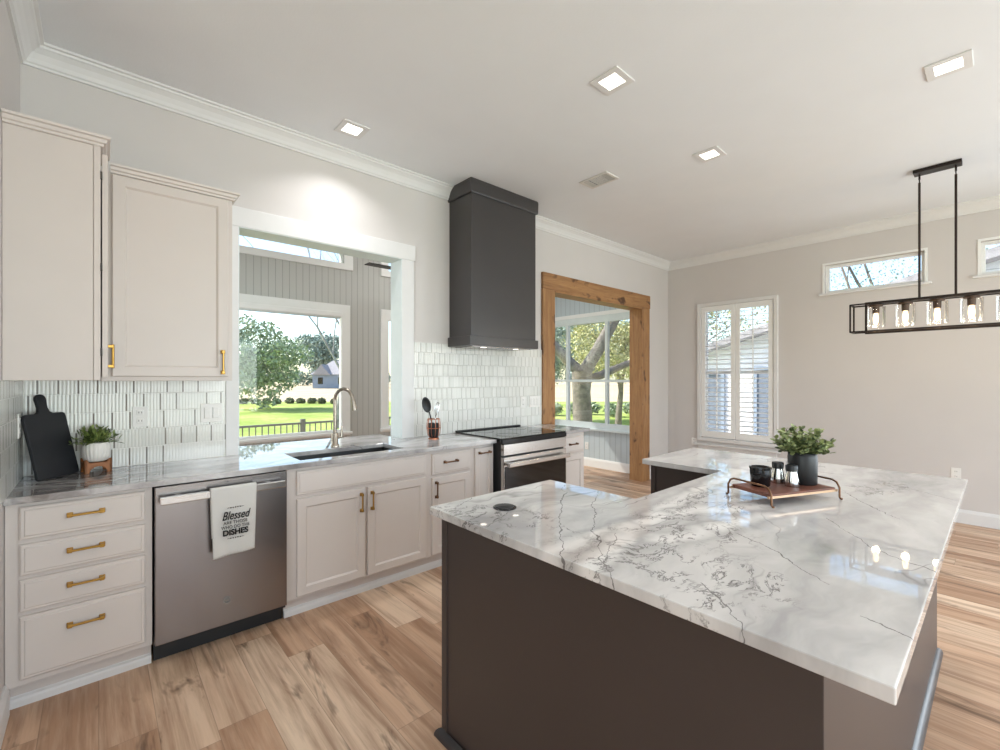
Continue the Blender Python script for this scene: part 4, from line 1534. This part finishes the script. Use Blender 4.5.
for y in lamp_ys:
    s = MB().lathe([(.048, 2.066), (.048, 2.080), (.02, 2.086)], (LX, y, 0), 20)
    s.lathe([(.024, 2.008), (.026, 2.066)], (LX, y, 0), 20)
    so = s.build('lamp_socket', 'sock_brown', ch, smooth=40)
    MB().lathe([(.0, 1.905), (.013, 1.912), (.019, 1.942), (.020, 1.965), (.016, 1.99), (.013, 2.008)], (LX, y, 0), 20).build('bulb', 'bulb_glow', so, smooth=60)
    gsh = MB().lathe([(.062, 2.066), (.066, 2.060), (.066, 1.885)], (LX, y, 0), 32)
    gsh.f = gsh.f[:-2]
    gsh.build('glass_shade', 'clear_glass', so, smooth=40)
    d = bpy.data.lights.new('pendant_bulb', 'POINT')
    d.energy = 1.8
    d.color = (1, .78, .52)
    d.shadow_soft_size = .025
    lo = bpy.data.objects.new('pendant_bulb', d)
    C.objects.link(lo)
    lo.location = (LX, y, 1.905)

# ---------------------------------------------------------------- recessed lights, vent
downlights = [
    ((1.304, 2.990), 'square recessed ceiling light nearest the left wall above the sink'),
    ((2.215, 1.505), 'square recessed ceiling light nearest the camera, above the island front'),
    ((3.498, 1.500), 'square recessed ceiling light beside the air vent, farthest from the camera'),
    ((3.490, .198), 'square recessed ceiling light at the upper right of the photo'),
]
first = None
for (x, y), lab in downlights + [((2.2, -1.2), None), ((4.2, -1.8), None), ((.4, -.6), None), ((.6, -2.6), None)]:  # unlabelled spots are lamps added out of view, no fixture built
    if lab:
        dl = thing('ceiling_light', lab, 'ceiling light', (x, y, CZ), 'square recessed ceiling lights')
        MB().cells([x - .092, x - .056, x + .056, x + .092], [y - .092, y - .056, y + .056, y + .092], lambda u, v: not (between(u, x - .056, x + .056) and between(v, y - .056, y + .056)), CZ - .008, CZ - .0005, ZMAP).build('trim_ring', 'trim_paint', dl, bevel=.002)
        boxm(x - .056, x + .056, y - .056, y + .056, CZ - .004, CZ - .001).build('lens', 'lamp_lens', dl)
    area('downlight', (x, y, CZ - .012), (0, 0, -1), .11, .11, 4.5, (.97, .98, 1.0), 125)

vt = thing('air_vent', 'white slotted ceiling air vent between the recessed lights', 'vent', (3.236, 2.332, CZ))
vx0, vx1, vy0, vy1 = 3.141, 3.331, 2.190, 2.475
MB().cells([vx0, vx0 + .025, vx1 - .025, vx1], [vy0, vy0 + .025, vy1 - .025, vy1], lambda u, v: not (between(u, vx0 + .025, vx1 - .025) and between(v, vy0 + .025, vy1 - .025)), CZ - .010, CZ - .0005, ZMAP).build('vent_frame', 'vent_white', vt, bevel=.002)
boxm(vx0 + .025, vx1 - .025, vy0 + .025, vy1 - .025, CZ - .003, CZ - .001).build('vent_backing', 'vent_dark', vt)
m = MB()
for k in range(9):
    x = vx0 + .032 + k * .0155
    m.box(x, x + .004, vy0 + .025, vy0 + .075, CZ - .010, CZ - .003)
for k in range(14):
    y = vy0 + .080 + k * .0088
    m.box(vx0 + .025, vx1 - .025, y, y + .0028, CZ - .008, CZ - .004)
for k in range(9):
    x = vx0 + .032 + k * .0155
    m.box(x, x + .009, vy1 - .075, vy1 - .025, CZ - .010, CZ - .003)
m.build('vent_blades', 'vent_white', vt)

# ---------------------------------------------------------------- outdoors
F_ = Vector((math.cos(A), math.sin(A), 0))
R_ = Vector((math.sin(A), -math.cos(A), 0))


def at(fwd, right, z=0.0):
    q = F_ * fwd + R_ * right
    return Vector((q.x, q.y, z))


GZ = -.45


def ground_strip(name, f0, f1, mat, z, label=None):
    a, b, c, d = at(f0, -120), at(f0, 160), at(f1, 160), at(f1, -120)
    m = MB().add([(a.x, a.y, z), (b.x, b.y, z), (c.x, c.y, z), (d.x, d.y, z)], [(0, 1, 2, 3)])
    return struct(m.build(name, mat), label)


ground_strip('ground_lawn', -30, 36, 'lawn_grass', GZ)
ground_strip('ground_field', 35.5, 400, 'dry_field', GZ - .01)
struct(boxm(6.6, 10.98, -14, 5.2, GZ - .05, GZ + .012).build('ground_bounce_strip', 'concrete'), 'added pale ground strip bouncing white light onto the neighbouring house')  # added as a reflector, keeps lawn green off the neighbour's siding
struct(boxm(-3, 5.9, 5.74, 7.5, -.2, -.06).build('floor_deck', 'deck_board'))

# deck railing
rl = thing('deck_railing', 'low dark metal picket railing outside the picture window', 'railing', (2.0, 7.3, -.06))
ry = 7.3
for z, h in ((.735, .03), (.10, .025)):
    boxm(-1.5, 5.6, ry - .02, ry + .02, z - h / 2, z + h / 2).build('rail', 'rail_metal', rl)
for x in (-1.5, .45, 2.38, 4.3, 5.6):
    boxm(x - .035, x + .035, ry - .035, ry + .035, -.06, .80).build('post', 'rail_metal', rl, bevel=.006)
pk0 = None
for k in range(80):
    x = -1.38 + k * .086
    if pk0 is None:
        pk0 = boxm(x - .007, x + .007, ry - .007, ry + .007, .10, .72).build('picket', 'rail_metal', rl)
    else:
        c = pk0.copy()
        C.objects.link(c)
        c.parent = rl
        c.location = (k * .086, 0, 0)


def leaves(centers, n, size, seed):
    """many small leaf diamonds spread through ellipsoid clumps"""
    rng = np.random.default_rng(seed)
    cs = np.array([c[:3] for c in centers])
    rs = np.array([c[3] for c in centers])
    w = rs ** 2 / (rs ** 2).sum()
    idx = rng.choice(len(cs), n, p=w)
    d = rng.normal(size=(n, 3))
    d /= np.linalg.norm(d, axis=1)[:, None]
    r = rs[idx] * rng.uniform(.25, 1, n) ** .5
    p = cs[idx] + d * r[:, None] * np.array([1, 1, .8])
    u = rng.normal(size=(n, 3))
    u /= np.linalg.norm(u, axis=1)[:, None]
    v = np.cross(u, rng.normal(size=(n, 3)))
    v /= np.linalg.norm(v, axis=1)[:, None]
    s = size * rng.uniform(.6, 1.3, n)[:, None]
    a, b, c, e = p - u * s, p + v * s * .55, p + u * s, p - v * s * .55
    vs = np.stack([a, b, c, e], 1).reshape(-1, 3)
    m = MB()
    m.v = [tuple(q) for q in vs]
    m.f = [(4 * i, 4 * i + 1, 4 * i + 2, 4 * i + 3) for i in range(n)]
    return m


def branches(m, p, d, L, r, depth, rng, spread=.6, ends=None, ups=.15):
    p = Vector(p)
    d = Vector(d).normalized()
    pts, rad = [p.copy()], [r]
    n = 4
    for i in range(n):
        d = (d + Vector((rng.uniform(-1, 1), rng.uniform(-1, 1), rng.uniform(-.6, 1))) * .13).normalized()
        p = p + d * L / n
        pts.append(p.copy())
        rad.append(r * (1 - .42 * (i + 1) / n))
    m.tube(pts, r, 7 if depth > 1 else 5, radii=rad)
    if depth == 0:
        if ends is not None:
            ends.append(p)
        return
    k = 3 if depth > 1 else 3
    for i in range(k):
        q = (d + Vector((rng.uniform(-1, 1), rng.uniform(-1, 1), rng.uniform(-.5, 1))) * spread + Vector((0, 0, ups))).normalized()
        branches(m, pts[-1 - (i % 2)], q, L * rng.uniform(.6, .85), rad[-1] * rng.uniform(.6, .8), depth - 1, rng, spread, ends, ups)


def tree(label, base, height, crown_r, leafmat, nleaf, lsize, seed, trunk_r=.25, depth=3, lean=(0, 0, 1), bark='bark', trunk_frac=.35, squash=1.0, clump=.42, drop=0.0, side=0.0):
    rng = random.Random(seed)
    t = thing('tree', label, 'tree', base, 'trees outside')
    m = MB()
    ends = []
    branches(m, base, lean, height * trunk_frac, trunk_r, depth, rng, .75, ends)
    m.build('trunk', bark, t, smooth=60, recalc=False)
    if nleaf:
        cs = []
        base = Vector(base) + R_ * side
        for k in range(26):
            a, e = rng.uniform(0, 2 * PI), rng.uniform(-1, 1)
            rr = crown_r * rng.uniform(.35, .85)
            cs.append((base[0] + rr * math.cos(a) * math.sqrt(1 - e * e), base[1] + rr * math.sin(a) * math.sqrt(1 - e * e), base[2] + height * .6 - drop + rr * e * squash, crown_r * clump * rng.uniform(.7, 1.1)))
        leaves(cs, nleaf, lsize, seed).build('foliage', leafmat, t, recalc=False)
    return t


def atu(u, fwd, z=GZ):
    return at(fwd, (u - 500) / 449.05 * fwd, z)


# through the pass-through window
tree('broad evergreen oak on the lawn left of centre in the picture window', atu(228, 27), 4.9, 2.9, 'leaf_oak', 9000, .11, 3, .22, 3, drop=.1, side=1.8, clump=.36)
tree('grey green tree standing before the distant house roof', atu(318, 98), 13.0, 5.6, 'leaf_dusty', 7000, .32, 8, .3, 3, squash=.7)
tree('slender bare tree at the right side of the picture window', atu(337, 17), 7.5, 0, None, 0, 0, 5, .10, 4, bark='bark_pale', lean=(.08, 0, 1), trunk_frac=.5)
tree('small bare tree next to the slender bare one', atu(343, 21), 7.5, 0, None, 0, 0, 15, .10, 4, bark='bark_pale', lean=(-.08, 0, 1), trunk_frac=.42)
tree('twiggy tree whose top shows in the sunroom clerestory strip', atu(366, 12.5), 9.0, 0, None, 0, 0, 25, .05, 5, bark='bark_pale', lean=(-.16, .08, 1), trunk_frac=.40)
for k in range(11):
    u = 233 + k * 11.2
    p = atu(u, 33 + random.uniform(-.6, .6))
    s = thing('shrub', 'low rounded shrub in the row across the lawn edge', 'shrub', p, 'row of low shrubs across the lawn edge')
    r = random.uniform(.24, .33)
    leaves([(p.x + random.uniform(-.12, .12), p.y + random.uniform(-.12, .12), GZ + r * .7, r) for _ in range(4)], 380, .10, 50 + k).build('foliage', 'leaf_shrub', s, recalc=False)
# distant house
hp = atu(330, 82, GZ)
hs = thing('house', 'small distant house with grey roof beyond the field', 'house', hp)


def hb_(a0, a1, b0, b1, z0, z1):
    m = MB().box(a0, a1, b0, b1, z0, z1)
    m.v = [tuple(hp + F_ * y + R_ * x + Vector((0, 0, z))) for x, y, z in m.v]
    return m


hb_(-3.2, 8, 0, 8, 0, 2.6).build('wall', 'house_blue', hs)
m = MB().prism([(-3.6, 2.5), (8.4, 2.5), (7.4, 5.0), (-1.4, 5.0)], -.4, 8.4, lambda a, b, d: (a, d, b))
m = MB().add([(-3.6, -.4, 2.55), (8.4, -.4, 2.55), (8.4, 8.4, 2.55), (-3.6, 8.4, 2.55), (-1.0, 4, 5.2), (6.0, 4, 5.2)], [(0, 1, 5, 4), (1, 2, 5), (2, 3, 4, 5), (3, 0, 4), (3, 2, 1, 0)])
m.v = [tuple(hp + F_ * y + R_ * x + Vector((0, 0, z))) for x, y, z in m.v]
m.build('roof', 'roof_shingle', hs)
m = MB().add([(-3.0, -.6, 2.5), (.2, -.6, 2.5), (-1.4, -.6, 4.4), (-3.0, 4, 2.5), (.2, 4, 2.5), (-1.4, 4, 4.4)], [(0, 1, 2), (5, 4, 3), (0, 2, 5, 3), (1, 4, 5, 2), (0, 3, 4, 1)])
m.v = [tuple(hp + F_ * y + R_ * x + Vector((0, 0, z))) for x, y, z in m.v]
m.build('gable', 'roof_shingle', hs)
for x in (-2.2, 1.5, 3.6):
    hb_(x, x + .9, -.05, .02, .8, 2.0).build('window', 'oven_glass', hs)
# distant tree line
for k in range(9):
    u = 150 + k * 56 + random.uniform(-8, 8)
    p = atu(u, 120 + random.uniform(-10, 20))
    s = thing('tree', 'hazy grey green tree on the skyline past the field', 'tree', p, 'distant skyline trees')
    leaves([(p.x + random.uniform(-4, 4), p.y + random.uniform(-4, 4), GZ + random.uniform(1.2, 4.5), 2.2) for _ in range(8)], 900, .5, 90 + k).build('foliage', 'leaf_dusty', s, recalc=False)

# beyond the timber doorway: a big forked oak
op = atu(582, 12.5)
rng = random.Random(7)
ok = thing('tree', 'massive forked oak close outside the gridded sunroom window', 'tree', op, 'trees outside')
m = MB()
ends = []
fk = op + Vector((0, 0, 2.1))
m.tube([op + Vector((0, 0, -.1)), op + Vector((.03, 0, .7)), op + Vector((0, .02, 1.5)), fk], .3, 12, radii=[.36, .27, .25, .29])
branches(m, fk - Vector((0, 0, .15)), R_ * .62 + Vector((0, 0, 1)), 3.2, .20, 3, rng, .7, ends)
branches(m, fk - Vector((0, 0, .1)), R_ * -.8 + Vector((0, 0, .75)), 2.2, .17, 3, rng, .7, ends)
branches(m, fk - Vector((0, 0, .3)), R_ * 1.3 + F_ * .4 + Vector((0, 0, .45)), 2.4, .13, 3, rng, .7, ends)
m.build('trunk', 'bark', ok, smooth=60, recalc=False)
cs = [tuple(e) + (.55,) for e in ends[::2]]
leaves(cs, 7000, .045, 31).build('foliage', 'leaf_olive', ok, recalc=False)
for i, (u, fw, h, seed, lm, lab) in enumerate([
        (618, 17, 5.0, 41, 'leaf_olive', 'crooked tree right of the big oak past the gridded window'),
        (548, 20, 5.2, 43, 'leaf_dusty', 'tree left of the big oak past the gridded window'),
        (644, 27, 6.0, 45, 'leaf_olive', 'leafy tree by the right edge of the gridded window'),
        (584, 34, 7.5, 47, 'leaf_olive', 'pale leafy tree directly behind the big forked oak')]):
    tree(lab, atu(u, fw), h, h * .36, lm, 9000, .06 if fw < 22 else .085, seed, .14, 3, squash=.75, clump=.4)
for k in range(8):
    p = atu(535 + k * 19, 22.5 + random.uniform(-1, 1))
    s = thing('shrub', 'green bush in the hedge beyond the big oak', 'shrub', p, 'hedge bushes beyond the oak')
    leaves([(p.x + random.uniform(-.15, .15), p.y + random.uniform(-.15, .15), GZ + .35, .36) for _ in range(3)], 450, .09, 150 + k).build('foliage', 'leaf_oak', s, recalc=False)

# neighbour house seen through the shutters and the right clerestory
nh = thing('house', 'white sided neighbouring house with a sloping gable outside the shutters', 'house', (11.0, 0, GZ))
gp = [(6.2, GZ), (6.2, 1.65), (-2.0, 3.95), (-9, 2.0), (-9, GZ)]
MB().prism(gp, 11.0, 16.0, lambda a, b, d: (d, a, b)).build('wall', 'lap_siding', nh)
MB().prism([(6.6, 1.53), (-2.0, 3.95), (-9.4, 1.88), (-9.4, 2.02), (-2.0, 4.11), (6.6, 1.67)], 10.6, 16.4, lambda a, b, d: (d, a, b)).build('roof', 'roof_shingle', nh)
wf = MB().cells([2.5, 2.58, 3.65, 3.73], [-.1, 0, 1.62, 1.7], lambda u, v: not (between(u, 2.58, 3.65) and between(v, 0, 1.62)), 10.94, 11.0, XMAP).build('window', 'house_blue', nh)
boxm(10.97, 10.985, 2.58, 3.65, 0, 1.62).build('window_pane', 'pane_blue', wf)
wf = MB().cells([4.35, 4.43, 4.75, 4.83], [-.1, 0, 1.52, 1.6], lambda u, v: not (between(u, 4.43, 4.75) and between(v, 0, 1.52)), 10.94, 11.0, XMAP).build('window', 'house_blue', nh)
boxm(10.97, 10.985, 4.43, 4.75, 0, 1.52).build('window_pane', 'pane_blue', wf)
tree('branchy tree rising behind the neighbouring house roof, in the clerestory', (20.0, 3.0, GZ), 9.5, 4.2, 'leaf_dusty', 6000, .045, 61, .13, 5, bark='bark', squash=.8, trunk_frac=.42)
tree('tall tree showing above the neighbouring eave through the shutters', (19.5, 11.5, GZ), 8.5, 3.8, 'leaf_dusty', 9000, .08, 63, .2, 3, squash=.8)
